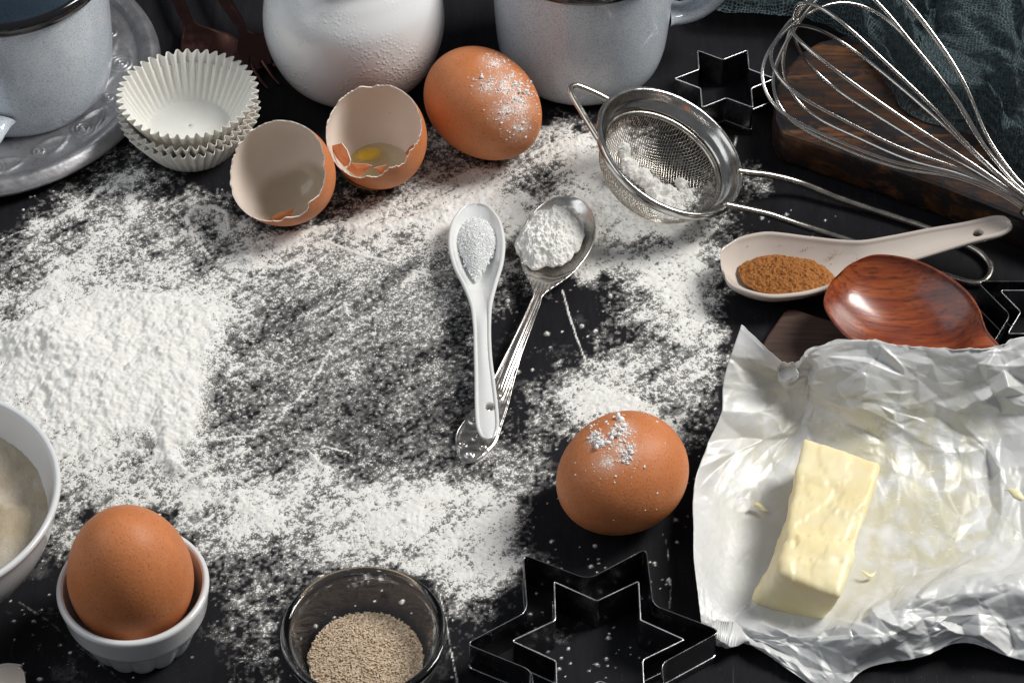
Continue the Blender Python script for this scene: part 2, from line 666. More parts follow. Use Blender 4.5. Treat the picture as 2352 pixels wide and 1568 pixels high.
def make_flour():
    step = 0.00050
    xs = np.arange(-0.235, 0.135, step)
    ys = np.arange(-0.185, 0.16, step)
    X, Y = np.meshgrid(xs, ys)
    # chart coordinates of every point of the table
    rel = np.stack([X - CAMP[0], Y - CAMP[1], 0 * X - CAMP[2]], -1)
    den = rel[..., 1] * CE - rel[..., 2] * SE
    U = 1176 + FPX * rel[..., 0] / den
    V = 784 - FPX * (rel[..., 1] * SE + rel[..., 2] * CE) / den
    mm = 1000.0
    # ragged edges: warp the chart a little
    wu = (fbm(X * mm / 9, Y * mm / 9, 4, 1) - .5) * 95
    wv = (fbm(X * mm / 9, Y * mm / 9, 4, 5) - .5) * 75
    D = chart(U + wu, V + wv)
    D = D ** (1.0 + .20 * smooth(.92, .55, D))
    T = np.zeros_like(D)          # extra thickness, metres

    def stroke(pts, w, dens, thick=0.0, wob=6):
        nonlocal D, T
        uu = U + (fbm(X * mm / 5, Y * mm / 5, 3, 21) - .5) * wob
        vv = V + (fbm(X * mm / 5, Y * mm / 5, 3, 23) - .5) * wob
        d = seg_d(uu, vv, pts)
        g = np.exp(-(d / w) ** 2)
        D = D * (1 - g) + dens * g if dens < .35 else np.maximum(D, dens * g)
        T = T + thick * g

    # swept ridges
    stroke([(575, 605), (600, 565), (680, 545), (780, 520), (860, 530), (930, 512), (1020, 490)], 15, 1.0, .0012, 14)
    stroke([(1020, 480), (1100, 455), (1180, 480)], 30, .9, .0010, 14)
    stroke([(560, 600), (590, 590)], 12, 1.1, .0014, 10)
    stroke([(570, 620), (650, 612), (700, 590)], 9, .85, .0005, 10)
    stroke([(760, 562), (830, 588), (900, 606), (988, 636)], 4.0, 1.1, .0007, 3)
    stroke([(440, 540), (428, 500), (450, 482), (490, 476), (520, 492), (528, 525)], 9, .95, .0007, 6)
    stroke([(450, 540), (480, 590)], 7, .8, .0003, 8)
    stroke([(478, 510), (485, 545)], 16, .30)
    stroke([(60, 560), (150, 500), (230, 440), (300, 400)], 10, .8, .0004, 20)
    stroke([(250, 440), (290, 420), (330, 405)], 11, .95, .0009, 14)
    stroke([(150, 690), (100, 640), (180, 600), (260, 560)], 9, .8, .0004, 20)
    stroke([(30, 800), (90, 740), (140, 690)], 14, .95, .0008, 20)
    stroke([(70, 755), (95, 715)], 15, .2, 0, 24)
    stroke([(342, 965), (352, 1000), (350, 1030)], 13, .22, 0, 26)
    stroke([(375, 960), (385, 1030), (410, 1080), (470, 1110)], 16, 1.0, .0014, 16)
    stroke([(430, 800), (400, 860), (440, 880)], 12, 1.0, .0008, 16)
    stroke([(520, 1160), (600, 1180)], 25, .95, .0008, 20)
    stroke([(540, 1062), (575, 1035)], 7, 1.0, .0010, 8)
    stroke([(710, 1040), (745, 1078)], 8, 1.0, .0008, 8)
    stroke([(490, 1018), (540, 1005), (585, 1004)], 2.6, 1.0, .0003, 3)
    stroke([(740, 1025), (800, 1040)], 2.6, 1.0, .0003, 3)
    stroke([(660, 690), (700, 640), (720, 620)], 6, .75, .0002, 12)
    stroke([(760, 800), (700, 900), (640, 960), (560, 1000)], 7, .7, .0002, 20)
    stroke([(600, 760), (660, 720), (720, 700)], 8, .28, 0, 14)
    stroke([(820, 700), (900, 640), (960, 600)], 14, .30, 0, 14)
    stroke([(850, 930), (900, 880), (950, 850)], 18, .25, 0, 14)
    stroke([(690, 630), (720, 622), (735, 640)], 5, .9, .0004, 6)
    stroke([(760, 720), (790, 700), (800, 730)], 8, .85, .0004, 8)
    # flour caught in the joints and scratches of the boards
    stroke([(1291, 668), (1310, 735), (1345, 832)], 2.2, 1.15, .0003, 2.5)
    stroke([(1346, 832), (1352, 850)], 1.6, .8, .0002, 2.5)
    stroke([(1175, 0), (1175, 1)], 1, 0)
    brk = .55 + .9 * (vnoise(U / 12, V / 12, 9) - .3)
    for pts, w, s in (([(993, 1270), (1008, 1350), (1028, 1450), (1050, 1568)], 2.4, 1.15),
                      ([(45, 1383), (110, 1425), (190, 1490), (300, 1580)], 1.6, .6),
                      ([(1692, 312), (1682, 355)], 3.0, .9), ([(1672, 470), (1662, 520), (1658, 560)], 1.5, .7),
                      ([(0, 553), (45, 533), (92, 520)], 1.6, .9), ([(0, 578), (60, 590), (120, 612), (170, 630)], 1.3, .7),
                      ([(1537, 1325), (1541, 1350), (1538, 1395)], 2.0, .8), ([(1530, 1240), (1536, 1290)], 1.5, .6),
                      ([(1168, 700), (1185, 745), (1200, 765)], 1.4, .7)):
        d = seg_d(U, V, pts)
        D = np.maximum(D, np.exp(-(d / w) ** 2) * s * np.clip(brk, 0, 1.2))
    # crumbs scattered past the edges
    for k in range(1000):
        cu, cv = random.uniform(20, 1650), random.uniform(430, 1560)
        if cv > 1250 and cu > 1050:
            cu = random.uniform(1200, 1540)
            cv = random.uniform(1250, 1560)
        if cv < 600 and cu > 1300:
            cu, cv = random.uniform(1640, 1960), random.uniform(480, 620)
        r = random.choice([1.6, 1.8, 2.0, 2.2, 2.6, 3, 3.5, 4.5]) if k % 9 else 6
        j = int((P(cu, cv)[1] - ys[0]) / step)
        i = int((P(cu, cv)[0] - xs[0]) / step)
        s = int(r * 3 / 5.5 / .5) + 3
        j0, j1, i0, i1 = max(j - s, 0), min(j + s, len(ys)), max(i - s, 0), min(i + s, len(xs))
        if j1 <= j0 or i1 <= i0:
            continue
        sl = (slice(j0, j1), slice(i0, i1))
        g = np.exp(-(((U[sl] - cu) / r) ** 2 + ((V[sl] - cv) / (r * .75)) ** 2))
        D[sl] = np.maximum(D[sl], g * 1.1)
        T[sl] += g * r * .00010
    # the heap on the left and the broad thick layers
    def mound(cu, cv, ru, rv, h, p=1.6):
        nonlocal T
        rr = ((U - cu) / ru) ** 2 + ((V - cv) / rv) ** 2
        T = T + h * np.exp(-rr ** (p / 2) * 1.2)
    mound(130, 805, 95, 60, .0085)
    mound(230, 900, 230, 150, .0040)
    mound(350, 820, 160, 120, .0020)
    mound(420, 750, 120, 60, .0015)
    mound(340, 690, 90, 25, .0012)
    mound(420, 985, 60, 90, .0018)
    mound(550, 1130, 80, 40, .0010)
    mound(1480, 470, 160, 55, .0030)
    mound(1420, 560, 110, 30, .0012)
    mound(1150, 400, 150, 25, .0014)
    mound(1300, 330, 90, 45, .0012)
    mound(1420, 920, 110, 60, .0010)
    mound(930, 1190, 110, 70, .0010)
    big = fbm(X * mm / 9, Y * mm / 9, 4, 31)
    mid = fbm(X * mm / 2.6, Y * mm / 2.6, 3, 33)
    # streaks pulled by the hand, mostly along the diagonal
    st = fbm((X * .77 + Y * .64) * mm / 14, (X * -.64 + Y * .77) * mm / 1.7, 3, 35)
    sm = fbm(X * mm / 1.1, Y * mm / 1.1, 2, 37)
    left = smooth(1150, 500, U)
    swept = smooth(560, 640, U) * smooth(1130, 1000, U) * smooth(540, 600, V) * smooth(1100, 1000, V)
    Dm = D + (big - .5) * (.50 - .32 * swept) * (D > .02) + (mid - .5) * (.42 - .20 * swept) * smooth(0, .25, D) + (st - .5) * (.50 - .22 * swept) * smooth(.1, .45, D) + (sm - .5) * (.80 - .15 * swept) * smooth(0, .2, D)
    st2 = fbm((X * .70 + Y * .71) * mm / 22, (X * -.71 + Y * .70) * mm / 3.6, 3, 39)
    Dm = Dm + (st2 - .5) * .20 * swept
    Dm = Dm - .09 + .03 * swept
    Dm = np.where(D < .03, D * .8 + .02 * smooth(.5, .7, big), Dm)
    # cover in tightly packed parts is complete
    cov = np.clip(Dm, 0, 1.15) ** 1.12
    cov = np.where(T > .0015, np.maximum(cov, smooth(.0008, .003, T) * 1.0), cov)
    lump = np.abs(fbm(X * mm / 6.5, Y * mm / 6.5, 5, 41, .62) - .5) * 2
    lump2 = fbm(X * mm / 3.0, Y * mm / 3.0, 4, 43, .7)
    H = .00016 + cov ** 1.5 * (.0001 + .00045 * lump2 * smooth(.35, 1, cov)) + T * (0.9 + .22 * (lump2 - .5)) * smooth(.15, .6, cov) + (.5 - lump) * .0017 * smooth(.0004, .003, T) + (lump2 - .5) * .0016 * smooth(.0003, .002, T) + (big - .5) * .0035 * smooth(.0006, .003, T)
    grain = fbm(X * mm / 1.0, Y * mm / 1.0, 2, 47)
    H = H + (grain - .5) * .00062 * smooth(.3, 1, cov) * (1 + .7 * smooth(.0004, .002, T))
    H = np.maximum(H, .00012)
    keep = cov > .035
    kq = keep[:-1, :-1] | keep[1:, :-1] | keep[:-1, 1:] | keep[1:, 1:]
    nr, nc = X.shape
    R, Cc = np.nonzero(kq)
    F = np.stack([R * nc + Cc, R * nc + Cc + 1, (R + 1) * nc + Cc + 1, (R + 1) * nc + Cc], -1)
    used = np.zeros(nr * nc, bool)
    used[F.ravel()] = True
    idx = np.cumsum(used) - 1
    Vt = np.stack([X, Y, H], -1).reshape(-1, 3)[used]
    mk('spilled_flour', Vt, idx[F], M['flour'], kind='stuff', label='white flour spilled and swept over the black table', cat='flour', attr={'cover': cov.ravel()[used]})


make_flour()

# ------------------------------------------------------------------ eggs
def egg_prof(a, b, k=.12, n=60, t0=0.0, t1=math.pi):
    t = np.linspace(t0, t1, n)
    z = a * np.cos(t)
    r = b * np.sin(t) * (1 - k * np.cos(t))     # pointed end towards +z
    return np.stack([r, z], -1)


def egg_hit(u, v, c, Mx, a, b, k):
    d = rdir(u, v)
    o_ = (CAMP - c) @ Mx.T
    dd = d @ Mx.T
    tt = (np.linalg.norm(np.array(c) - CAMP) - .035) / np.linalg.norm(dd) + np.arange(0, .07, .0004)
    p = o_[None, :] + dd[None, :] * tt[:, None]  # teal kept darker to imitate the light falling off towards the back right
    zz = np.clip(p[:, 2] / a, -1, 1)
    rad = b * np.sqrt(np.maximum(0, 1 - zz ** 2)) * (1 - k * zz)
    ins = (np.hypot(p[:, 0], p[:, 1]) < rad) & (np.abs(p[:, 2]) < a)
    return p[ins.argmax()] @ Mx + c if ins.any() else None


def egg(name, label, c, axis, a, b, k=.12, parent=None, group='whole brown eggs', spots=()):
    v, f = lathe(egg_prof(a, b, k), 96)
    Mx = frame(axis, (0, 0, 1) if abs(axis[2]) < .8 else (1, 0, 0))
    vv = xf(v, Mx, c)
    org = np.array([c[0], c[1], vv[:, 2].min()])
    mat = M['egg']
    if spots:
        sp = []
        for (u, v_, r) in spots:
            h = egg_hit(u, v_, np.array(c), Mx, a, b, k)
            if h is not None:
                sp.append((h - org, r))
        mat = egg_mat('floured_eggshell', sp)
    return mk(name, vv, f, mat, label=label, cat='egg', group=group, loc=org)


def dust_on(name, label, c, axis, a, b, k, spots, parent=None, seed=1):
    """small flour crumbs lying on an egg: spots are (u, v, radius px, count, size mm)"""
    rng = np.random.default_rng(seed)
    Mx = frame(axis, (0, 0, 1) if abs(axis[2]) < .8 else (1, 0, 0))
    base = bpy_ico()
    parts = []
    for (u, v, rr, cnt, sz) in spots:
        for i in range(int(cnt * 1.7)):
            ang = rng.uniform(0, 6.283)
            q = rr * math.sqrt(rng.uniform(0, 1)) if rng.random() < .7 else rr * 1.5 * rng.random()
            d = rdir(u + q * math.cos(ang), v + q * math.sin(ang))
            # meet the egg
            o_ = (CAMP - c) @ Mx.T
            dd = d @ Mx.T
            hit = None
            t = (np.linalg.norm(np.array(c) - CAMP) - .035) / np.linalg.norm(dd)
            tt = t + np.arange(0, .07, .0004)
            p = o_[None, :] + dd[None, :] * tt[:, None]
            zz = np.clip(p[:, 2] / a, -1, 1)
            rad = b * np.sqrt(np.maximum(0, 1 - zz ** 2)) * (1 - k * zz)
            ins = (np.hypot(p[:, 0], p[:, 1]) < rad) & (np.abs(p[:, 2]) < a)
            if not ins.any():
                continue
            q3 = p[ins.argmax()]
            w = q3 @ Mx + c
            s = sz * .00078 * rng.lognormal(-.2, .55)
            if sz > .5:
                for q in range(5):
                    sc = np.array([s, s, s * .8]) * rng.uniform(.25, .6, 3)
                    parts.append((base[0] * sc + w + rng.normal(0, s * .45, 3) * [1, 1, .6], base[1]))
            else:
                sc = np.array([s, s, s * .6]) * rng.uniform(.6, 1.3, 3)
                parts.append((base[0] * sc + w, base[1]))
    V_, F_ = join(parts)
    return mk(name, V_, F_, M['crumb'], smooth_=True, kind='stuff', label=label, cat='flour')


def bpy_ico():
    p = (1 + 5 ** .5) / 2
    v = np.array([(-1, p, 0), (1, p, 0), (-1, -p, 0), (1, -p, 0), (0, -1, p), (0, 1, p), (0, -1, -p), (0, 1, -p), (p, 0, -1), (p, 0, 1), (-p, 0, -1), (-p, 0, 1)]) / 1.9
    f = [[0, 11, 5], [0, 5, 1], [0, 1, 7], [0, 7, 10], [0, 10, 11], [1, 5, 9], [5, 11, 4], [11, 10, 2], [10, 7, 6], [7, 1, 8], [3, 9, 4], [3, 4, 2], [3, 2, 6], [3, 6, 8], [3, 8, 9], [4, 9, 5], [2, 4, 11], [6, 2, 10], [8, 6, 7], [9, 8, 1]]
    return v, f


# egg by the mug
c1 = P(1111, 240, .0216)
ax1 = np.array([math.cos(math.radians(-50)), math.sin(math.radians(-50)), -.02])
egg('brown_egg', 'brown egg dusted with flour lying in front of the grey mug', c1, ax1, .0283, .0217, .06, spots=[(1135, 145, .009), (1160, 195, .012), (1190, 240, .013), (1195, 290, .010), (1125, 200, .009), (1160, 255, .010)])
dust_on('flour_dusting', 'flour specks on the egg in front of the mug', c1, ax1 / np.linalg.norm(ax1), .0283, .0217, .06,
        [(1125, 135, 18, 26, .55), (1150, 165, 35, 60, .6), (1180, 205, 38, 110, .65), (1195, 235, 40, 90, .55), (1110, 190, 26, 40, .55), (1150, 240, 45, 120, .32), (1180, 290, 40, 90, .35), (1190, 250, 60, 160, .25)], seed=3)
# front egg
c2 = P(1427, 1089, .0217)
ax2 = np.array([-math.cos(math.radians(40)), -math.sin(math.radians(40)), .10])
egg('brown_egg', 'brown egg lying alone above the nested star cutters', c2, ax2, .0256, .0218, .07, spots=[(1370, 1008, .006), (1430, 985, .0075), (1430, 1035, .008), (1395, 1060, .007)])
dust_on('flour_dusting', 'flour crumbs on the egg above the star cutters', c2, ax2 / np.linalg.norm(ax2), .0256, .0218, .07,
        [(1368, 1005, 18, 45, .8), (1382, 1018, 8, 14, 1.2), (1430, 985, 22, 50, .8), (1425, 1030, 34, 60, .7), (1440, 1045, 12, 22, .8), (1400, 1060, 60, 90, .3), (1430, 980, 70, 90, .3), (1450, 1110, 70, 60, .22)], seed=4)

# ------------------------------------------------------------------ ramekin with egg
rc = P(324, 1452, 0)
prof = [(0.0001, .0028), (.012, .0026), (.0165, .0035), (.0190, .008), (.0235, .0215), (.0248, .0268), (.0252, .0276), (.0260, .0280), (.0270, .0276), (.0274, .0266), (.0272, .0250), (.0264, .0200), (.0258, .0165), (.0248, .0150), (.0236, .0135), (.0205, .0050), (.0188, .0012), (.0180, .0003), (.0150, 0), (.0001, .0004)]
prof = catmull(prof, 110)
prof[:, 0] = np.maximum(prof[:, 0] * .96, .0001)


def flute_r(ph, z):
    nr_ = 110
    i = np.arange(nr_)[:, None]
    outer = (i > nr_ * .62).astype(float)
    amp = smooth(.0160, .0130, z) * outer
    return 1 + amp * .075 * (np.abs(np.cos(ph * 7 + .4)) ** .7 - .6)


v, f = lathe(prof, 192, flute=flute_r)
mk('ramekin', v + rc, f, M['white_ceramic'], label='small white fluted ramekin holding an upright brown egg', cat='ramekin', loc=rc)
ce = np.array([rc[0], rc[1] + .0003, .0340])
ce = PPL(298, 1317, (0, ce[1], 0), (0, 1, 0))
egg('brown_egg', 'brown egg standing upright in the small white ramekin', (ce[0], ce[1], .0335), np.array([-.02, -.02, 1.0]), .0278, .0215, .10)

# ------------------------------------------------------------------ broken shells
M['membrane'] = None
m = NT('cream_shell_lining')
c = m.coord()
col = m.mix(m.mr(m.noise(c, 30, 3), .3, .7), (0.78, 0.67, 0.58), (0.86, 0.77, 0.69))
col = m.mix(m.mr(m.noise(c, 500, 2), .72, .78, 0, .6), col, (0.35, 0.22, 0.14))
sck(m, 'Base Color', col)
m.set(Roughness=.3, Subsurface_Weight=.12, Subsurface_Radius=(0.003, 0.002, 0.001), Subsurface_Scale=1.0, Coat_Weight=.35, Coat_Roughness=.1)
M['membrane'] = m.m
m = NT('broken_shell_edge')
m.set(Base_Color=(0.82, 0.72, 0.64), Roughness=.7)
M['shell_edge'] = m.m


def half_shell(label, c, n, hint, a, b, cut_keys, seed, k=.05, jag=.02):
    """egg bowl whose opening looks along n; cut_keys: polar angle of the rim (from n) per azimuth"""
    n = np.array(n, float) / np.linalg.norm(n)
    cz = math.sqrt((a * n[2]) ** 2 + b * b * (1 - n[2] ** 2)) + .0008
    c = CAMP + (np.array(c) - CAMP) * ((cz - CAMP[2]) / (c[2] - CAMP[2]))
    Mx = frame(n, hint)
    t = thing('broken_eggshell', label, 'eggshell', (c[0], c[1], 0), 'broken eggshell halves')
    nphi = 260
    ph = np.linspace(0, 2 * math.pi, nphi, endpoint=False)
    keys = np.array(sorted(cut_keys))
    kk = np.vstack([keys[-1] - [360, 0], keys, keys[0] + [360, 0]])
    cut = np.interp(np.degrees(ph), kk[:, 0], kk[:, 1])
    cut = cut + (fbm(ph * 9, ph * 0, 3, seed) - .5) * jag * 60 + (vnoise(ph * 40, ph * 0 + 3, seed) - .5) * jag * 30
    cut = np.radians(cut)
    nt = 46

    def surf(off):
        th = cut[None, :] + (math.pi - .001 - cut[None, :]) * (np.linspace(0, 1, nt)[:, None])
        z = (a - off) * np.cos(th)
        r = (b - off) * np.sin(th) * (1 + k * np.cos(th))
        return np.stack([r * np.cos(ph), r * np.sin(ph), z], -1)
    o = surf(0)
    i_ = surf(.00045)
    mk('shell', xf(o.reshape(-1, 3), Mx, c), gridfaces(nt, nphi, False, True)[:, ::-1], M['egg'], t)
    mk('lining', xf(i_.reshape(-1, 3), Mx, c), gridfaces(nt, nphi, False, True), M['membrane'], t)
    e = np.concatenate([o[0], i_[0]], 0)
    mk('broken_rim', xf(e, Mx, c), [[j, (j + 1) % nphi, nphi + (j + 1) % nphi, nphi + j] for j in range(nphi)], M['shell_edge'], t)
    return t, Mx


def fragment(parent, px, plane_c, plane_n, tilt_n, name='shell_fragment', thick=.0005):
    """a flap of shell, outlined by picture points on the plane, thick, slightly domed"""
    pts = np.array([PPL(u, v, plane_c, plane_n) for u, v in px])
    n = np.array(plane_n, float) / np.linalg.norm(plane_n)
    cc = pts.mean(0)
    k = len(pts)
    top = np.vstack([pts, cc + n * .0009])
    bot = top - n * thick
    F = [[i, (i + 1) % k, k] for i in range(k)] + [[k + 1 + (i + 1) % k, k + 1 + i, 2 * k + 1] for i in range(k)] + [[i, k + 1 + i, k + 1 + (i + 1) % k, (i + 1) % k] for i in range(k)]
    V_ = np.vstack([top, bot])
    o = mk(name, V_, F, [M['egg'], M['shell_edge']], parent, smooth_=False)
    for p in o.data.polygons:
        if p.index >= 2 * k:
            p.material_index = 1
    return o


M['egg_white'] = None
m = NT('wet_egg_white')
m.set(Base_Color=(0.62, 0.50, 0.22), Roughness=.04)
m.set(Coat_Weight=1.0, Coat_Roughness=.02)
m.b.inputs['Alpha'].default_value = .42
M['egg_white'] = m.m
m = NT('egg_yolk')
m.set(Base_Color=(0.85, 0.55, 0.03), Roughness=.06, Coat_Weight=1.0)
at = m.n('ShaderNodeAttribute', attribute_name='body')
sck(m, 'Alpha', at.outputs['Fac'])
M['yolk'] = m.m


def pool(name, parent, c, r, mat, ry=None, rot=0.0, h=.0006):
    nr_, na = 12, 48
    rr = np.linspace(.001, 1, nr_)
    ph = np.linspace(0, 6.2832, na, endpoint=False)
    ry = ry or r
    x = rr[:, None] * r * np.cos(ph)
    y = rr[:, None] * ry * np.sin(ph)
    X = x * math.cos(rot) - y * math.sin(rot)
    Y = x * math.sin(rot) + y * math.cos(rot)
    z = h * (1 - rr[:, None] ** 2) + 0 * x
    v = np.stack([X, Y, z], -1).reshape(-1, 3) + np.array(c)
    body = (smooth(1, .2, rr)[:, None] + 0 * x).ravel()
    return mk(name, v, gridfaces(nr_, na, False, True), mat, parent, attr={'body': body})


# left half, opening towards the camera and to the left
cs = P(647, 399, .0215)
nL = np.array([-.33, -.52, .79])
tL, ML = half_shell('empty brown eggshell half leaning towards the viewer beside the paper liners', cs, nL, (1, 0, 0), .0270, .0211,
                    [(0, 80), (30, 82), (60, 84), (90, 80), (120, 78), (150, 80), (180, 82), (215, 80), (250, 78), (285, 78), (300, 84), (318, 78), (340, 84)], 3, jag=.10)
fragment(tL, [(622, 499), (642, 487), (655, 485), (676, 478), (668, 498), (650, 508), (625, 513), (606, 512)], P(650, 498, .008), (-.25, -.75, .6), None)

_th = np.linspace(1.35, math.pi - .01, 50)[:, None]
_ph = np.linspace(0, 2 * math.pi, 120, endpoint=False)[None, :]
_nn = nL / np.linalg.norm(nL)
_cz = math.sqrt((.0270 * _nn[2]) ** 2 + .0211 ** 2 * (1 - _nn[2] ** 2)) + .0008
_c = CAMP + (cs - CAMP) * ((_cz - CAMP[2]) / (cs[2] - CAMP[2]))
_r = (.0211 - .0008) * np.sin(_th) * (1 + .05 * np.cos(_th))
_v = xf(np.stack([_r * np.cos(_ph), _r * np.sin(_ph), (.0270 - .0008) * np.cos(_th) + 0 * _ph], -1).reshape(-1, 3), ML, _c)
_lev = .0135 + .0030 * (fbm(_v[:, 0] * 120, _v[:, 1] * 120, 2, 15) - .5) + .25 * (_v[:, 0] - _c[0])
m = NT('egg_white_film')
at = m.n('ShaderNodeAttribute', attribute_name='body')
m.set(Base_Color=(0.36, 0.27, 0.10), Roughness=.05, Coat_Weight=1.0)
sck(m, 'Alpha', m.mr(at.outputs['Fac'], 0, 1, 0, .34))
mk('egg_white', _v, gridfaces(50, 120, False, True), m.m, tL, attr={'body': smooth(.0, .0060, _lev - _v[:, 2])})
# right half, opening up, with a little yolk
cr = P(866, 314, .0240)
nR = np.array([-.20, -.22, .95])
tR, MR = half_shell('brown eggshell half open upwards with a trace of yolk and broken flaps', cr, nR, (1, 0, 0), .0250, .0204,
                    [(0, 76), (25, 70), (45, 72), (60, 66), (80, 67), (92, 71), (105, 65), (130, 67), (150, 70), (170, 74), (185, 80), (200, 86), (225, 88), (245, 93), (262, 86), (275, 88), (290, 82), (310, 85), (320, 78), (340, 80)], 8, jag=.12)
pool('egg_white', tR, (cr[0] - .001, cr[1] - .001, .0085), .0145, M['egg_white'])
yp = P(846, 355, .0098)
pool('yolk_trace', tR, yp, .0085, M['yolk'], .006, .3)
fragment(tR, [(760, 335), (785, 329), (797, 345), (805, 368), (801, 380), (790, 383), (772, 362)], P(780, 355, .018), (-.6, -.55, .6), None)
fragment(tR, [(808, 375), (842, 377), (855, 381), (838, 396), (822, 407), (800, 392), (795, 388)], P(820, 390, .017), (-.2, -.8, .55), None)
fragment(tR, [(955, 330), (975 - 6, 331), (968, 360), (960, 366), (938, 358), (930, 352), (942, 336)], P(950, 350, .021), (.1, -.8, .5), None)
fragment(tR, [(858, 386), (888, 379), (881, 402), (870, 397)], P(870, 392, .0165), (0, -.85, .45), None)

# ------------------------------------------------------------------ mugs
def mug(label, base, R, H, handle_az, hz, hr, tilt=0.0, group='grey enamel mugs'):
    t = thing('enamel_mug', label, 'mug', base, group)
    base = np.array(base)
    rb = R * .96
    outer = [(.0001, .0006), (rb * .6, .0004), (rb * .80, .0010), (rb * .90, .0040), (rb * .965, .0105), (rb, .020), (R * .985, H * .55), (R, H - .002)]
    inner = [(R, H - .0005), (R - .0012, H - .0005), (R - .0016, H * .5), (rb - .002, .02), (rb * .9, .006), (rb * .6, .0028), (.0001, .0026)]
    v1, f1 = lathe(catmull(outer, 70), 128)
    mk('body', v1 + base, f1, M['enamel'], t)
    v2, f2 = lathe(catmull(inner, 50), 128)
    mk('inside', v2 + base, f2, M['enamel_in'], t)
    a = np.linspace(0, 2 * math.pi, 128, endpoint=False)
    ring = np.stack([(R + .0002) * np.cos(a), (R + .0002) * np.sin(a), 0 * a + H], -1)
    vr, fr = tube(ring, .0021, 12, True)
    # band of black enamel a little taller than wide
    vr[:, 2] = (vr[:, 2] - H) * 1.6 + H - .0006
    mk('rim', vr + base, fr, M['black'], t)
    # handle: flattened loop
    dr = np.array([math.cos(handle_az), math.sin(handle_az), 0])
    pts = [(R - .0015, hz[0]), (R + .006, hz[0] - .0012), (R + hr * .62, hz[0] + .0025), (R + hr * .95, hz[0] + .012), (R + hr, (hz[0] + hz[1]) / 2 + .002), (R + hr * .85, hz[1] - .006), (R + hr * .45, hz[1] - .0005), (R - .0015, hz[1])]
    pc = catmull(pts, 60)
    side = np.array([-dr[1], dr[0], 0])
    tan = np.gradient(pc, axis=0)
    tan /= np.linalg.norm(tan, axis=1)[:, None]
    nrm = np.stack([-tan[:, 1], tan[:, 0]], -1)
    aa = np.linspace(0, 2 * math.pi, 16, endpoint=False)
    w = np.interp(np.linspace(0, 1, 60), [0, .04, .12, .5, .88, .96, 1], [.0095, .0080, .0066, .0062, .0064, .0078, .0090])
    V_ = []
    for i in range(60):
        for q in aa:
            rr_ = pc[i, 0] + nrm[i, 0] * .0036 * math.sin(q)
            zz = pc[i, 1] + nrm[i, 1] * .0036 * math.sin(q)
            V_.append(dr * rr_ + side * w[i] * math.cos(q) + np.array([0, 0, zz]))
    V_ = np.array(V_)
    V_ = V_ + base
    mk('handle', V_, gridfaces(60, 16, False, True)[:, ::-1], M['enamel'], t)
    return t


mb = P(1338, 262, 0) + np.array([0, .0345, 0])
mug('speckled grey enamel mug behind the flour dusted egg', (mb[0], mb[1], 0), .0385, .0665, math.radians(8), (.0235, .0600), .024)

# pewter plate and left mug
PLC = P(-65, 156, .0095)
PLC = np.array([PLC[0], PLC[1], 0])


def plate():
    t = thing('pewter_plate', 'worn pewter plate with embossed scrolls under the left mug', 'plate', PLC)
    R = .0795
    # profile from the outer under-edge over the lip to the well
    key = [(R - .004, .0030), (R, .0050), (R + .0012, .0072), (R - .0006, .0096), (R - .0030, .0112), (R - .0062, .0104), (R - .0080, .0086),
           (R - .0090, .0078), (R - .016, .0074), (R - .025, .0070), (R - .031, .0068), (R - .034, .0052), (R - .038, .0036), (R - .045, .0034), (.0001, .0034)]
    p = catmull(key, 190)
    n = 900
    ph = np.linspace(0, 2 * math.pi, n, endpoint=False)
    r = p[:, 0][:, None] + 0 * ph
    z = p[:, 1][:, None] + 0 * ph
    # embossed scrolls in the band between lip and well
    rc_ = R - .0165
    emb = np.zeros_like(r)
    nm = 18
    for k in range(nm):
        a0 = 2 * math.pi * k / nm + .08
        big = k % 2 == 0
        rad = .0062 if big else .0034
        da = (ph - a0 + math.pi) % (2 * math.pi) - math.pi
        xx = da[None, :] * rc_
        yy = r - (rc_ + (.0006 if big else -.001))
        rho = np.hypot(xx, yy)
        th = np.arctan2(yy, xx)
        sp = .5 + .5 * np.cos(2 * math.pi * rho / .0019 - th * (1 if k % 4 < 2 else -1))
        emb += np.where(rho < rad, sp * smooth(rad, rad * .8, rho) * (.55 + .45 * np.cos(rho / rad * 1.5)), 0)
        # leaf sweeping off the scroll
        lx = xx - .0085
        leaf = np.exp(-((yy + .0035 - .25 * lx - 22 * lx ** 2) / .0011) ** 2) * np.exp(-(lx / .006) ** 2)
        leaf2 = np.exp(-((yy - .003 + .35 * lx + 30 * lx ** 2) / .0009) ** 2) * np.exp(-(lx / .005) ** 2)
        emb += leaf * .9 + leaf2 * .7
    band = smooth(R - .0082, R - .0095, r) * smooth(R - .0260, R - .0245, r)
    z = z + emb * band * .0011
    z = z + (fbm(ph[None, :] * 12, r * 300, 3, 77) - .5) * .00035
    v = np.stack([r * np.cos(ph), r * np.sin(ph), z], -1).reshape(-1, 3) + PLC
    mk('dish', v, gridfaces(len(p), n, False, True)[:, ::-1], M['pewter'], t)
    vb, fb = lathe([(R - .004, .0030), (R - .03, .0012), (R - .036, .0003), (R - .040, .0003), (.0001, .0008)], 96)
    mk('underside', vb + PLC, fb, M['pewter'], t)


plate()
ml = P(26, 344, .0036) + np.array([0, .0395, 0])
mug('speckled grey enamel mug standing on the pewter plate', (ml[0], ml[1], .0036), .0418, .0665, math.radians(-97), (.017, .054), .024)

# ------------------------------------------------------------------ milk jug
jb = P(820, 171, 0)


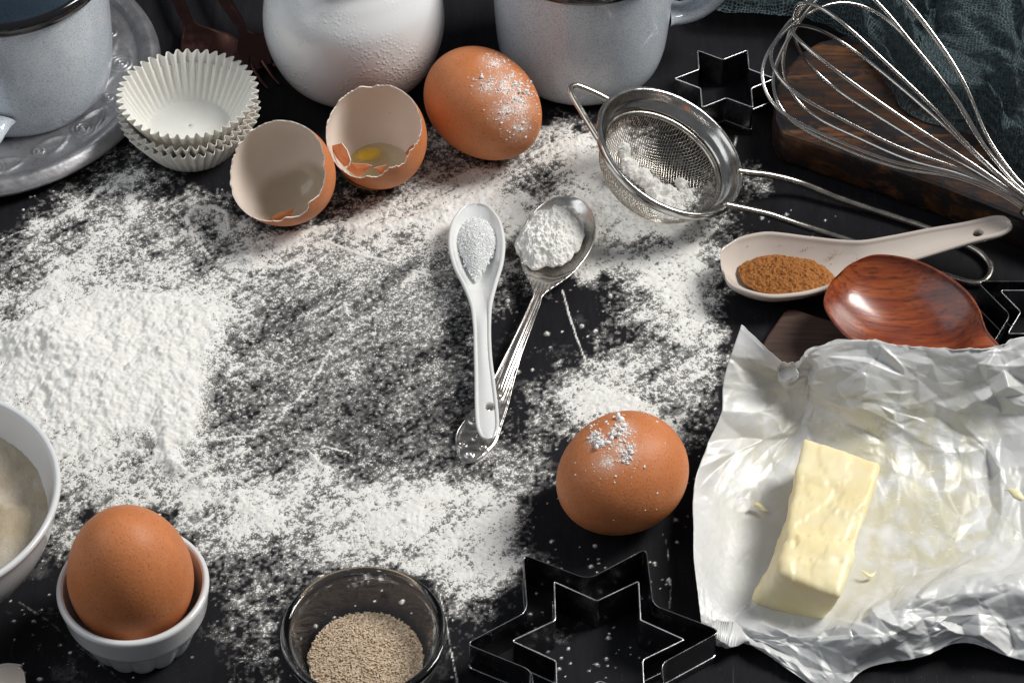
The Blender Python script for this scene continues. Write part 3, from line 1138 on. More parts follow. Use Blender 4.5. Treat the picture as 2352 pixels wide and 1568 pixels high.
def jug():
    t = thing('milk_jug', 'white round bellied ceramic jug with water droplets behind the eggshells', 'jug', (jb[0], jb[1], 0))
    m = NT('white_wet_ceramic')
    c = m.coord()
    m.set(Base_Color=(0.76, 0.77, 0.78), Roughness=.2, Coat_Weight=.4, Coat_Roughness=.08)
    vo = m.n('ShaderNodeTexVoronoi')
    vo.inputs['Scale'].default_value = 620
    m.l(c, vo.inputs['Vector'])
    drops = m.mr(vo.outputs['Distance'], .12, .5, 1, 0)
    msk = m.mr(m.noise(c, 30, 2), .42, .58)
    vo2 = m.n('ShaderNodeTexVoronoi')
    vo2.inputs['Scale'].default_value = 170
    m.l(c, vo2.inputs['Vector'])
    d2 = m.mr(vo2.outputs['Distance'], .08, .20, 1, 0)
    h = m.math('ADD', m.math('MULTIPLY', drops, msk), m.math('MULTIPLY', d2, m.mr(m.noise(c, 70, 1), .60, .62)))
    sck(m, 'Normal', m.bump(h, .45, .0004))
    key = [(.0001, .0012), (.016, .0008), (.0215, .0004), (.0255, .0022), (.0325, .0095), (.0372, .0210), (.0385, .0330), (.0360, .0470), (.0300, .0560), (.0255, .0610), (.0235, .0650), (.0240, .0690), (.0250, .0710), (.0240, .0715), (.0222, .0690), (.0217, .0650), (.0235, .0610), (.0285, .0545), (.0345, .0450), (.0362, .0330), (.0350, .0210), (.0300, .0110), (.0200, .0040), (.0001, .0035)]
    p = catmull(key, 150)
    p[:, 0] = np.maximum(p[:, 0], .0001)
    v, f = lathe(p, 128)
    # pouring lip towards the left front
    top = smooth(.062, .071, v[:, 2])
    a = np.arctan2(v[:, 1], v[:, 0])
    lip = np.exp(-(((a + 2.2 + math.pi) % (2 * math.pi) - math.pi) / .35) ** 2) * top * .010
    v[:, 0] += lip * math.cos(-2.2)
    v[:, 1] += lip * math.sin(-2.2)
    mk('body', v + np.array([jb[0], jb[1], 0]), f, m.m, t)
    dr = np.array([math.cos(.9), math.sin(.9), 0])
    pts = [dr * .0225 + [0, 0, .066], dr * .036 + [0, 0, .069], dr * .050 + [0, 0, .058], dr * .050 + [0, 0, .044], dr * .0365 + [0, 0, .034]]
    hv, hf = tube(catmull(pts, 40) + np.array([jb[0], jb[1], 0]), .0042, 12)
    mk('handle', hv, hf, m.m, t)


jug()

# ------------------------------------------------------------------ paper liners
def liners():
    lc = P(444, 332, 0)
    n = 43 * 10
    ph = np.linspace(0, 2 * math.pi, n, endpoint=False)
    rows = []
    Rb, Rt, Hh = .0172, .0278, .0185
    for s in np.linspace(0, 1, 10)[:]:
        rows.append((Rb * (.02 + .98 * s), .0002 + .0003 * (1 - s), 0.0))
    for s in np.linspace(.03, 1, 26):
        rr_ = Rb + (Rt - Rb) * (s ** .92)
        rows.append((rr_, .0002 + Hh * s, .0002 + .00125 * s ** .8))
    V_ = []
    for (rr_, z, amp) in rows:
        wv = np.sin(ph * 43)
        wv = np.sign(wv) * np.abs(wv) ** .8
        r = rr_ + amp * wv
        V_.append(np.stack([r * np.cos(ph), r * np.sin(ph), z + 0 * ph], -1))
    V_ = np.array(V_)
    # soft wobble so that no rim is a perfect circle
    wob = 1 + .014 * np.sin(ph * 2 + .6) + .010 * np.sin(ph * 3 + 2.0)
    V_[:, :, 0] *= 1 + (wob - 1)[None, :] * np.linspace(0, 1, len(rows))[:, None]
    V_[:, :, 1] *= 1 + (wob - 1)[None, :] * np.linspace(0, 1, len(rows))[:, None]
    V_[:, :, 2] += (np.sin(ph * 2 + 1.0) * .0006 + (vnoise(ph * 7, ph * 0, 5) - .5) * .0008)[None, :] * np.linspace(0, 1, len(rows))[:, None] ** 2
    o = mk('cupcake_liner', V_.reshape(-1, 3) + lc, gridfaces(len(rows), n, False, True), M['paper'], loc=lc,
           label='white pleated cupcake liner at the bottom of the stack', cat='cupcake liner', group='stacked paper cupcake liners')
    mod(o, solid=.00022)
    labs = ['white pleated cupcake liner in the middle of the stack', 'white pleated cupcake liner on top of the stack, open']
    for k, (dz, dx, dy, rz, rx, ry) in enumerate([(.0042, -.0010, .0004, .073, .01, .015), (.0092, -.0008, .0010, .16, -.015, .032)]):
        c_ = o.copy()
        COL.objects.link(c_)
        c_.location = (lc[0] + dx, lc[1] + dy, dz)
        c_.rotation_euler = (rx, ry, rz)
        c_['label'] = labs[k]


liners()

# ------------------------------------------------------------------ left bowl with sugar
def bowl_left():
    rim = P(-188, 1133, .044)
    b = np.array([rim[0], rim[1], 0])
    t = thing('white_bowl', 'white ceramic bowl of sugar cut by the left edge', 'bowl', b)
    key = [(.0001, .002), (.020, .0015), (.0225, 0.0), (.0240, .0010), (.0250, .0045), (.0360, .0130), (.0440, .0260), (.0480, .0400), (.0492, .0432), (.0486, .0446), (.0470, .0440), (.0455, .0400), (.0415, .0270), (.0340, .0150), (.0220, .0070), (.0001, .0055)]
    p = catmull(key, 120)
    p[:, 0] = np.maximum(p[:, 0], .0001)
    v, f = lathe(p, 160)
    mk('body', v + b, f, M['white_ceramic'], t)
    # sugar
    n = 150
    rr = np.linspace(.001, 1, 60)
    ph = np.linspace(0, 2 * math.pi, n, endpoint=False)
    x = rr[:, None] * .0432 * np.cos(ph)
    y = rr[:, None] * .0432 * np.sin(ph)
    z = .0315 + .0025 * (fbm(x * 60 + 9, y * 60 + 4, 3, 51) - .5) * 2 + .0012 * (fbm(x * 900, y * 900, 2, 53) - .5) - .004 * np.exp(-(((x - .033) / .012) ** 2 + ((y - .012) / .010) ** 2)) + .0035 * np.exp(-(((x - .028) / .008) ** 2 + ((y + .010) / .014) ** 2))
    m = NT('light_brown_sugar')
    c = m.coord()
    cl = m.mix(m.mr(m.noise(c, 28, 3), .42, .60), (0.44, 0.36, 0.25), (0.62, 0.56, 0.47))
    cl = m.mix(m.mr(m.noise(c, 2300, 2), .35, .65, 0, .35), cl, (0.30, 0.24, 0.17))
    sck(m, 'Base Color', cl)
    m.set(Roughness=.6, Subsurface_Weight=.2, Subsurface_Radius=(0.002, 0.0015, 0.001), Subsurface_Scale=1.0)
    sck(m, 'Normal', m.bump(m.noise(c, 1600, 3, .7), .8, .0006))
    v = np.stack([x, y, z], -1).reshape(-1, 3) + b
    mk('sugar', v, gridfaces(60, n, False, True), m.m, kind='stuff', label='light brown sugar filling the white bowl at the left edge', cat='sugar')


bowl_left()

# ------------------------------------------------------------------ glass bowl of yeast
def glass_bowl():
    b = P(843, 1556, 0)
    t = thing('glass_bowl', 'small clear glass bowl of dried yeast grains', 'bowl', b)
    m = NT('clear_glass')
    m.set(Base_Color=(0.99, 0.99, 0.99), Roughness=.0, IOR=1.42)
    m.set(Transmission_Weight=1.0)
    df = m.n('ShaderNodeBsdfDiffuse')
    df.inputs[0].default_value = (0.9, 0.92, 0.93, 1)
    mx = m.n('ShaderNodeMixShader')
    lw = m.n('ShaderNodeLayerWeight')
    lw.inputs[0].default_value = .35
    m.l(m.mr(lw.outputs['Facing'], .5, 1, 0, .12), mx.inputs[0])  # white diffuse at grazing angles stands in for bright rim highlights
    m.l(m.b.outputs[0], mx.inputs[1])
    m.l(df.outputs[0], mx.inputs[2])
    m.l(mx.outputs[0], m.out.inputs[0])
    key = [(.0001, .0022), (.014, .0012), (.0165, .0002), (.0180, .0006), (.0200, .0040), (.0250, .0140), (.0275, .0230), (.0283, .0252), (.0282, .0266), (.0270, .0272), (.0256, .0266), (.0249, .0250), (.0244, .0225), (.0221, .0140), (.0186, .0075), (.0130, .0046), (.0001, .0042)]
    p = catmull(key, 110)
    p[:, 0] = np.maximum(p[:, 0], .0001)
    v, f = lathe(p, 160)
    mk('body', v + b, f, m.m, t)
    # yeast: short rods on a low mound
    m = NT('dried_yeast_grain')
    at = m.n('ShaderNodeAttribute', attribute_name='tone')
    sck(m, 'Base Color', m.mix(at.outputs['Fac'], (0.42, 0.31, 0.20), (0.70, 0.57, 0.43)))
    m.set(Roughness=.75)
    rng = np.random.default_rng(5)
    N = 6500
    Rr = .0196
    V_ = []
    tone = []
    bx = np.array([(-1, -1, -1), (1, -1, -1), (1, 1, -1), (-1, 1, -1), (-1, -1, 1), (1, -1, 1), (1, 1, 1), (-1, 1, 1)], float)
    bf = np.array([[3, 2, 1, 0], [4, 5, 6, 7], [0, 1, 5, 4], [1, 2, 6, 5], [2, 3, 7, 6], [3, 0, 4, 7]])
    for i in range(N):
        r = Rr * math.sqrt(rng.random())
        a = rng.uniform(0, 2 * math.pi)
        x, y = r * math.cos(a), r * math.sin(a)
        z = .0115 + .0018 * (1 - (r / Rr) ** 2) + rng.uniform(-.0006, .0004)
        h = rng.uniform(0, math.pi)
        e = rng.normal(0, .25)
        L = rng.uniform(.00035, .00075)
        w = rng.uniform(.00017, .00023)
        dx = np.array([math.cos(h) * math.cos(e), math.sin(h) * math.cos(e), math.sin(e)])
        dy = np.array([-math.sin(h), math.cos(h), 0])
        dz = np.cross(dx, dy)
        V_.append(bx[:, :1] * L * dx + bx[:, 1:2] * w * dy + bx[:, 2:] * w * dz + np.array([x, y, z]))
        tone += [rng.random()] * 8
    F = (np.arange(N)[:, None, None] * 8 + bf[None]).reshape(-1, 4)
    nr_, na = 20, 64
    rr = np.linspace(.001, 1, nr_)
    ph = np.linspace(0, 2 * math.pi, na, endpoint=False)
    # body of the heap under the loose grains
    x = rr[:, None] * Rr * np.cos(ph)
    y = rr[:, None] * Rr * np.sin(ph)
    z = .0112 + .0018 * (1 - rr[:, None] ** 2) + 0 * x
    top = np.stack([x, y, z], -1).reshape(-1, 3)
    low = np.stack([.0150 * np.cos(ph), .0150 * np.sin(ph), 0 * ph + .0062], -1)
    core = np.vstack([top, low])
    cf = np.vstack([gridfaces(nr_, na, False, True), [[(nr_ - 1) * na + j, (nr_ - 1) * na + (j + 1) % na, nr_ * na + (j + 1) % na, nr_ * na + j] for j in range(na)]])
    V_ = np.vstack(V_ + [core]) + b
    F = np.vstack([F, cf + N * 8])
    mk('yeast', V_, F, m.m, smooth_=False, kind='stuff', label='dried yeast grains heaped in the small glass bowl', cat='yeast', attr={'tone': tone + [.1] * len(core)})


glass_bowl()

# ------------------------------------------------------------------ star cutters
def star(label, c, R, H, rot, t_, rnd, group, z0=0.0, inner=.577, dull=False):
    """six-pointed band standing on the table; c = (x, y)"""
    t = thing('star_cutter', label, 'cookie cutter', (c[0], c[1], z0), group)
    pts = []
    for k in range(12):
        a = rot + k * math.pi / 6
        r = R if k % 2 == 0 else R * inner
        pts.append(np.array([c[0] + r * math.cos(a), c[1] + r * math.sin(a)]))
    # round the corners
    out = []
    n = len(pts)
    for i in range(n):
        p0, p1, p2 = pts[i - 1], pts[i], pts[(i + 1) % n]
        d0 = (p0 - p1) / np.linalg.norm(p0 - p1)
        d2 = (p2 - p1) / np.linalg.norm(p2 - p1)
        rr = rnd
        a, b = p1 + d0 * rr, p1 + d2 * rr
        for s in np.linspace(0, 1, 7):
            out.append((1 - s) ** 2 * a + 2 * s * (1 - s) * p1 + s * s * b)
    out = np.array(out)
    k = len(out)
    nx = np.roll(out, -1, 0) - np.roll(out, 1, 0)
    nx /= np.linalg.norm(nx, axis=1)[:, None]
    nrm = np.stack([nx[:, 1], -nx[:, 0]], -1)
    wob = (vnoise(np.arange(k) / 4., np.zeros(k), int(R * 1e5) % 17) - .5) * .0005
    oo = out + nrm * wob[:, None]

    def ringv(off, z):
        p = oo + nrm * off
        return np.column_stack([p, np.full(k, z0 + z)])
    h = t_ / 2
    rows = [ringv(-h, .0002), ringv(-h, H), ringv(h, H), ringv(h, .0002)]
    V_ = np.vstack(rows)
    mk('band', V_, gridfaces(4, k, True, True), M['cutter'], t, smooth_=False)
    # rolled upper lip: a folded strip and its bright edge
    e = np.column_stack([oo, np.full(k, z0 + H)])
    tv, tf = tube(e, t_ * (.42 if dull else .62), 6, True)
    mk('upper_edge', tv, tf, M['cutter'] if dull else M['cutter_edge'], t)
    fr = ringv(h + .00025, .0012)
    rows = [ringv(h, .0035), ringv(h + .0003, .0034), ringv(h + .0003, .0006), ringv(h, .0005)]
    mk('folded_hem', np.vstack(rows), gridfaces(4, k, True, True), M['cutter'], t, smooth_=False)
    return t


cc = P(1363, 1463, .016)
star('large dark star cutter around a smaller star at the bottom edge', cc[:2], .0440, .016, math.radians(3.5), .00045, .0034, 'star cutters at the bottom edge', dull=True)
cc = P(1375, 1469, .016)
star('smaller bright edged star cutter standing inside the large one', cc[:2], .0296, .0158, math.radians(0.5), .00050, .0010, 'star cutters at the bottom edge')
cc = P(1665, 181, .0155)
star('small star cutter between the enamel mug and the whisk', cc[:2], .0214, .0155, math.radians(0), .00050, .0009, 'star cutter by the mug')
cc = P(2444, 722, .015)
star('large star cutter cut by the right edge, above the foil', cc[:2], .0360, .015, math.radians(30), .00045, .0028, 'star cutters at the right edge', dull=True)
cc = P(2424, 716, .0145)
star('smaller star cutter nested inside the one at the right edge', cc[:2], .0232, .0145, math.radians(30), .00045, .0014, 'star cutters at the right edge')


# ------------------------------------------------------------------ spoons
def spoon_surface(st, ns=150, nseg=13, p_out=2.0, p_in=2.0, rise=None):
    """st rows: x, y, zrim, halfwidth, depth, thick, rimthick. Returns verts, faces, uv"""
    st = np.array(st, float)
    s2 = st.copy()
    s2[:, 3] = st[:, 3] ** 2
    c = catmull(s2, ns)
    w = np.sqrt(np.maximum(c[:, 3], 1e-9))
    w[0] = w[-1] = .00005
    tan = np.gradient(c[:, :2], axis=0)
    tan /= np.linalg.norm(tan, axis=1)[:, None] + 1e-12
    side = np.stack([tan[:, 1], -tan[:, 0]], -1)
    L = np.concatenate([[0], np.cumsum(np.linalg.norm(np.diff(c[:, :3], axis=0), axis=1))])
    V_, UV = [], []
    T = np.linspace(-1, 1, 2 * nseg + 1)
    arc = np.linspace(math.pi, 0, 7)[1:-1]
    for i in range(ns):
        x, y, z, _, dp, th, rt = c[i]
        rt = min(max(rt, 1e-5), w[i] * .8)
        wi = w[i]
        sec = []
        for t in T:
            sec.append((t * (wi - rt), z - dp * (1 - abs(t) ** p_in)))
        for a in arc:
            sec.append((wi - rt / 2 + rt / 2 * math.cos(a), z + rt / 2 * math.sin(a)))
        for t in T[::-1]:
            sec.append((t * wi, z - (dp + th) * (1 - abs(t) ** p_out) ** (1 / 1.25)))
        for a in arc:
            sec.append((-(wi - rt / 2) - rt / 2 * math.cos(math.pi - a), z + rt / 2 * math.sin(a)))
        for (o_, zz) in sec:
            V_.append((x + side[i, 0] * o_, y + side[i, 1] * o_, zz))
            UV.append((L[i], o_))
    k = len(sec)
    F = gridfaces(ns, k, False, True).tolist()
    F.append(list(range(k))[::-1])
    F.append([(ns - 1) * k + i for i in range(k)])
    return np.array(V_), F, np.array(UV)


def cyl_hole(obj, c, r, h, n=(0, 0, 1), name='cutter'):
    Mx = frame(n)
    v, f = lathe([(.0001, -h), (r, -h), (r, h), (.0001, h)], 32)
    me = bpy.data.meshes.new(name)
    me.from_pydata([tuple(q) for q in xf(v, Mx, c)], [], f.tolist())
    o = bpy.data.objects.new(name, me)
    COL.objects.link(o)
    for q in (obj,):
        m = q.modifiers.new('hole', 'BOOLEAN')
        m.object = o
        m.operation = 'DIFFERENCE'
        m.solver = 'EXACT'
    dg = bpy.context.evaluated_depsgraph_get()
    me2 = bpy.data.meshes.new_from_object(obj.evaluated_get(dg))
    obj.modifiers.clear()
    obj.data = me2
    bpy.data.objects.remove(o)
    obj.data.polygons.foreach_set('use_smooth', [True] * len(obj.data.polygons))


def st_px(rows):
    out = []
    for (u, v, z, w, d, th, rt) in rows:
        p = P(u, v, z)
        out.append((p[0], p[1], z, w, d, th, rt))
    return out


# white porcelain spoon with sugar
WS = st_px([(1094, 468, .0105, .0002, .0002, .0006, .0006), (1094, 480, .0103, .0062, .0018, .0014, .0014), (1094, 515, .0100, .0104, .0058, .0018, .0018), (1095, 560, .0100, .0115, .0075, .0020, .0018),
            (1098, 605, .0101, .0103, .0066, .0020, .0018), (1102, 650, .0100, .0073, .0036, .0026, .0018), (1105, 695, .0100, .0047, .0010, .0034, .0018), (1107, 745, .0102, .0036, -.0006, .0040, .0014),
            (1109, 810, .0102, .0035, -.0008, .0040, .0014), (1113, 870, .0098, .0039, -.0007, .0040, .0014), (1117, 930, .0093, .0044, -.0006, .0036, .0014), (1120, 975, .0090, .0044, -.0005, .0034, .0014), (1121, 1000, .0088, .0030, -.0004, .0026, .0012), (1121, 1008, .0087, .0002, -.0001, .0008, .0006)])
v, f, uv = spoon_surface(WS, 220)
ws = mk('porcelain_spoon', v, f, M['spoon_white'], label='white porcelain spoon of sugar resting on the silver spoon handle', cat='spoon', loc=(v[:, 0].mean(), v[:, 1].mean(), 0))
hc = P(1125, 935, .0092)
cyl_hole(ws, hc, .0021, .02)


def mound(name, label, cat, mat, c, ax, rx, ry, h, base_d, seed, lump=.0, kind='stuff', n=90, power=2.0, fn=None, rough=.3, parent=None):
    """heap: elliptical patch, domed above and closed below"""
    a = ax
    nr_, na = 110, 280
    rr = np.linspace(.002, 1, nr_)
    ph = np.linspace(0, 2 * math.pi, na, endpoint=False)
    edge = 1 + (fbm(np.cos(ph) * 2.5 + 5, np.sin(ph) * 2.5 + 5, 4, seed) - .5) * rough
    x = rr[:, None] * rx * np.cos(ph) * edge
    y = rr[:, None] * ry * np.sin(ph) * edge
    X = c[0] + x * math.cos(a) - y * math.sin(a)
    Y = c[1] + x * math.sin(a) + y * math.cos(a)
    prof_ = (1 - rr[:, None] ** power)
    z = c[2] + h * prof_ + lump * (fbm(x * 380 + 7, y * 380 + 3, 4, seed + 2, .6) - .5) * 2 * np.clip(prof_ * 3, 0.15, 1)
    if fn is not None:
        z = fn(X, Y, z, rr[:, None] + 0 * x)
    low = c[2] - base_d * np.sqrt(np.maximum(0, 1 - (rr[:, None]) ** 2)) + 0 * x - .0001
    top = np.stack([X, Y, z], -1).reshape(-1, 3)
    bot = np.stack([X, Y, np.minimum(low, z)], -1).reshape(-1, 3)
    F1 = gridfaces(nr_, na, False, True)
    F2 = F1[:, ::-1] + len(top)
    V_ = np.vstack([top, bot])
    rim_a = (nr_ - 1) * na + np.arange(na)
    F3 = np.stack([rim_a, np.roll(rim_a, -1), np.roll(rim_a, -1) + len(top), rim_a + len(top)], -1)
    return mk(name, V_, np.vstack([F1, F2, F3]), mat, kind=kind, label=label, cat=cat, parent=parent), (X, Y, z)


# sugar crystals on the white spoon
m = NT('white_sugar')
c = m.coord()
at = m.n('ShaderNodeAttribute', attribute_name='tone')
sck(m, 'Base Color', m.mix(at.outputs['Fac'], (0.86, 0.88, 0.88), (0.95, 0.96, 0.96)))
m.set(Roughness=.35, Subsurface_Weight=.4, Subsurface_Radius=(0.001, 0.001, 0.001), Subsurface_Scale=1.0)
M['sugar'] = m.m


def sugar_spoon():
    c0 = P(1095, 562, .0072)
    rng = np.random.default_rng(9)
    N = 4200
    bx = np.array([(-1, -1, -1), (1, -1, -1), (1, 1, -1), (-1, 1, -1), (-1, -1, 1), (1, -1, 1), (1, 1, 1), (-1, 1, 1)], float)
    bf = np.array([[3, 2, 1, 0], [4, 5, 6, 7], [0, 1, 5, 4], [1, 2, 6, 5], [2, 3, 7, 6], [3, 0, 4, 7]])
    V_, tone = [], []
    for i in range(N):
        r = math.sqrt(rng.random()) * (1 + .08 * rng.normal())
        a = rng.uniform(0, 2 * math.pi)
        x = .0079 * r * math.cos(a) * (1 - .12 * math.sin(a) * -1 * (r))
        y = .0150 * r * math.sin(a)
        if y < 0:
            x *= 1 + y / .030
            y *= 1.25
        z = c0[2] + .0042 * (1 - min(r, 1.0) ** 2) - .0026 * 0 + rng.uniform(-.0005, .0003)
        if r > 1:
            z += .0002
        q = Matrix.Rotation(rng.uniform(0, 3), 3, Vector(rng.normal(size=3)).normalized())
        s = rng.uniform(.00016, .00034)
        V_.append(bx * s @ np.array(q) + np.array([c0[0] + x, c0[1] + y, z]))
        tone += [rng.random()] * 8
    F = (np.arange(N)[:, None, None] * 8 + bf[None]).reshape(-1, 4)
    nr_, na = 16, 60
    rr = np.linspace(.001, 1, nr_)
    ph = np.linspace(0, 2 * math.pi, na, endpoint=False)
    x = rr[:, None] * .0078 * np.cos(ph)
    y = rr[:, None] * .0150 * np.sin(ph)
    ys = np.where(y < 0, y * 1.2, y)
    x = np.where(y < 0, x * (1 + y / .030), x)
    z = c0[2] + .0038 * (1 - rr[:, None] ** 2) + 0 * x
    top = np.stack([c0[0] + x, c0[1] + ys, z], -1).reshape(-1, 3)
    bot = top.copy()
    bot[:, 2] = (c0[2] - .0036 * np.sqrt(1 - rr[:, None] ** 2 * .98) + 0 * x).ravel()
    cf = gridfaces(nr_, na, False, True)
    V_ = np.vstack(V_ + [top, bot])
    F = np.vstack([F, cf + N * 8, cf[:, ::-1] + N * 8 + len(top)])
    mk('sugar', V_, F, M['sugar'], smooth_=False, kind='stuff', label='white sugar crystals heaped in the white porcelain spoon', cat='sugar', attr={'tone': tone + [.6] * (2 * len(top))})


sugar_spoon()


# silver spoon
def silver_mat():
    m = NT('ornate_old_silver')
    uvn = m.n('ShaderNodeUVMap')
    sep = m.n('ShaderNodeSeparateXYZ')
    m.l(uvn.outputs[0], sep.inputs[0])
    s, t = sep.outputs[0], sep.outputs[1]
    # parallel lines on the stem
    lines = m.math('SINE', m.math('MULTIPLY', t, 4200))
    stem = m.math('MULTIPLY', m.mr(s, .046, .050), m.mr(s, .104, .098))
    # florets and scrolls at the end and at the neck
    c = m.coord()
    vo = m.n('ShaderNodeTexVoronoi')
    vo.inputs['Scale'].default_value = 300
    m.l(c, vo.inputs['Vector'])
    fl = m.math('SINE', m.math('MULTIPLY', vo.outputs['Distance'], 16))
    wv = m.n('ShaderNodeTexWave')
    wv.wave_type = 'RINGS'
    wv.inputs['Scale'].default_value = 70
    wv.inputs['Distortion'].default_value = 7
    wv.inputs['Detail'].default_value = 1
    wv.inputs['Detail Scale'].default_value = 1.5
    m.l(c, wv.inputs['Vector'])
    orn = m.math('ADD', m.math('MULTIPLY', fl, .25), m.math('MULTIPLY', wv.outputs['Fac'], 1.1))
    endm = m.mr(s, .098, .102)
    neckm = m.math('MULTIPLY', m.mr(s, .0385, .041), m.mr(s, .050, .0465))
    h = m.math('ADD', m.math('MULTIPLY', lines, m.math('MULTIPLY', stem, .5)), m.math('MULTIPLY', orn, m.math('ADD', m.math('MULTIPLY', endm, .4), neckm)))
    dark = m.mr(h, -.2, .6)
    om = m.math('MINIMUM', m.math('ADD', m.math('ADD', endm, neckm), m.math('MULTIPLY', stem, .7)), 1.0)
    bright = (0.72, 0.70, 0.67)
    col = m.mix(m.math('MULTIPLY', om, m.math('SUBTRACT', 1.0, dark)), bright, (0.30, 0.27, 0.26))
    tarn = m.noise(c, 260, 5, .7)
    col = m.mix(m.mr(tarn, .5, .7, 0, .35), col, (0.40, 0.36, 0.32))
    sck(m, 'Base Color', col)
    m.set(Metallic=1.0)
    sck(m, 'Roughness', m.mr(tarn, .3, .7, .20, .38))
    sck(m, 'Normal', m.bump(h, .32, .0004))
    return m.m


SS = st_px([(1311, 452, .0100, .0002, .0002, .0002, .0005), (1308, 462, .0100, .0070, .0022, .0006, .0007), (1296, 500, .0096, .0130, .0058, .0009, .0008), (1279, 550, .0095, .0148, .0072, .0009, .0008),
            (1261, 605, .0092, .0118, .0048, .0009, .0008), (1247, 648, .0088, .0062, .0015, .0010, .0009), (1238, 672, .0085, .0027, .0004, .0016, .0010), (1228, 700, .0083, .0022, -.0003, .0020, .0008),
            (1205, 755, .0082, .0026, -.0006, .0018, .0007), (1180, 815, .0070, .0032, -.0007, .0016, .0007), (1157, 873, .0050, .0042, -.0006, .0014, .0007), (1138, 925, .0040, .0053, -.0005, .0013, .0007),
            (1112, 970, .0036, .0072, -.0005, .0013, .0007), (1094, 1005, .0030, .0080, -.0005, .0012, .0007), (1080, 1038, .0028, .0056, -.0004, .0012, .0007), (1070, 1063, .0025, .0003, -.0001, .0006, .0004)])
v, f, uv = spoon_surface(SS, 460, 20)
_k = len(v) // 460
_top = (np.arange(len(v)) % _k) <= 40
_s, _t = uv[:, 0], uv[:, 1]
_L = _s.max()
_pat = np.zeros(len(v))
for (cs_, ct_, r_, wl) in ((_L - .034, .0, .0026, .0016), (_L - .026, .0012, .0024, .0014), (_L - .020, -.0038, .0026, .0017), (_L - .020, .0042, .0026, .0017), (_L - .013, .0, .0030, .0018), (_L - .009, -.0042, .0022, .0015), (_L - .008, .0040, .0022, .0015), (_L - .004, .0, .0020, .0014)):
    _rr = np.hypot(_s - cs_, _t - ct_)
    _th = np.arctan2(_t - ct_, _s - cs_)
    _pat += np.where(_rr < r_, (.5 + .5 * np.cos(2 * math.pi * _rr / wl + _th)) * smooth(r_, r_ * .8, _rr), 0)
_w = np.array([np.abs(_t[i * _k:(i + 1) * _k]).max() for i in range(460)]).repeat(_k)
_edge = smooth(.72, .86, np.abs(_t) / (_w + 1e-9)) * smooth(_L - .040, _L - .036, _s)
_stem = np.cos(_t * 2 * math.pi / .00105) * smooth(.047, .051, _s) * smooth(_L - .030, _L - .040, _s)
v[:, 2] += _top * (.00040 * _pat + .00030 * _edge + .00009 * _stem)
mk('silver_spoon', v, f, silver_mat(), uv=uv, label='ornate old silver spoon of flour lying under the white spoon', cat='spoon', loc=(v[:, 0].mean(), v[:, 1].mean(), 0))


def fl_fn(X, Y, z, r):
    n = np.abs(fbm(X * 260, Y * 260, 4, 61) - .5) * 2
    return z + (.45 - n) * .0030 * np.clip((1 - r) * 4, 0, 1) + (fbm(X * 600, Y * 600, 4, 63, .7) - .5) * .0022 + (fbm(X * 1700, Y * 1700, 2, 65) - .5) * .0009


fc = P(1263, 545, .0085)
mound('flour_heap', 'lumpy flour heaped in the silver spoon', 'flour', M['flour_solid'], fc, math.radians(72), .0182, .0128, .0058, .0050, 71, lump=.0008, fn=fl_fn, rough=.35, power=2.6)

# beige spoon with cinnamon
by = P(1790, 612, .0125)[1]
BS = []
for (u, v_, w, d, th, rt) in [(1655, 607, .0002, .0002, .0004, .0008), (1657, 607, .0050, .0010, .0010, .0014), (1668, 607, .0102, .0040, .0016, .0018), (1700, 609, .0152, .0080, .0020, .0022), (1760, 611, .0185, .0105, .0022, .0022), (1820, 611, .0176, .0100, .0022, .0022),
                         (1880, 608, .0150, .0080, .0022, .0022), (1935, 603, .0122, .0058, .0024, .0022), (1990, 594, .0096, .0038, .0028, .0022), (2060, 577, .0082, .0026, .0030, .0022), (2140, 557, .0072, .0018, .0032, .0022),
                         (2220, 538, .0060, .0012, .0034, .0022), (2285, 523, .0058, .0010, .0034, .0022), (2312, 517, .0042, .0008, .0028, .0020), (2322, 514, .0002, .0002, .0008, .0008)]:
    lift = max(0.0, (u - 1900) / 420.0)
    z = .0125 + .0125 * lift ** 1.2
    p = P(u, v_, z)
    BS.append((p[0], p[1], z, w, d, th, rt))
v, f, uv = spoon_surface(BS, 220)
v[:, 2] -= (v[:, 2].min() - .0002)
bs = mk('ceramic_spoon', v, f, M['beige_ceramic'], label='beige ceramic spoon of cinnamon with a pierced handle', cat='spoon', loc=(v[:, 0].mean(), v[:, 1].mean(), 0))
hc = P(2247, 531, .023)
cyl_hole(bs, hc, .0021, .02)
m = NT('ground_cinnamon')
c = m.coord()
n1 = m.noise(c, 900, 4, .75)
sck(m, 'Base Color', m.ramp(n1, [(.3, (0.16, 0.055, 0.014)), (.5, (0.36, 0.145, 0.045)), (.72, (0.50, 0.22, 0.08))]))
m.set(Roughness=.95)
m.b.inputs['Specular IOR Level'].default_value = 0.1
sck(m, 'Normal', m.bump(n1, 1.0, .0006))
M['cinnamon'] = m.m
fc = P(1806, 634, .0072)
mound('cinnamon', 'brown ground cinnamon heaped in the beige ceramic spoon', 'cinnamon', M['cinnamon'], fc, math.radians(-9), .0192, .0118, .0042, .0030, 81, lump=.0010, rough=.18,
      fn=lambda X, Y, z, r: z + (fbm(X * 1200, Y * 1200, 3, 83) - .5) * .0012)
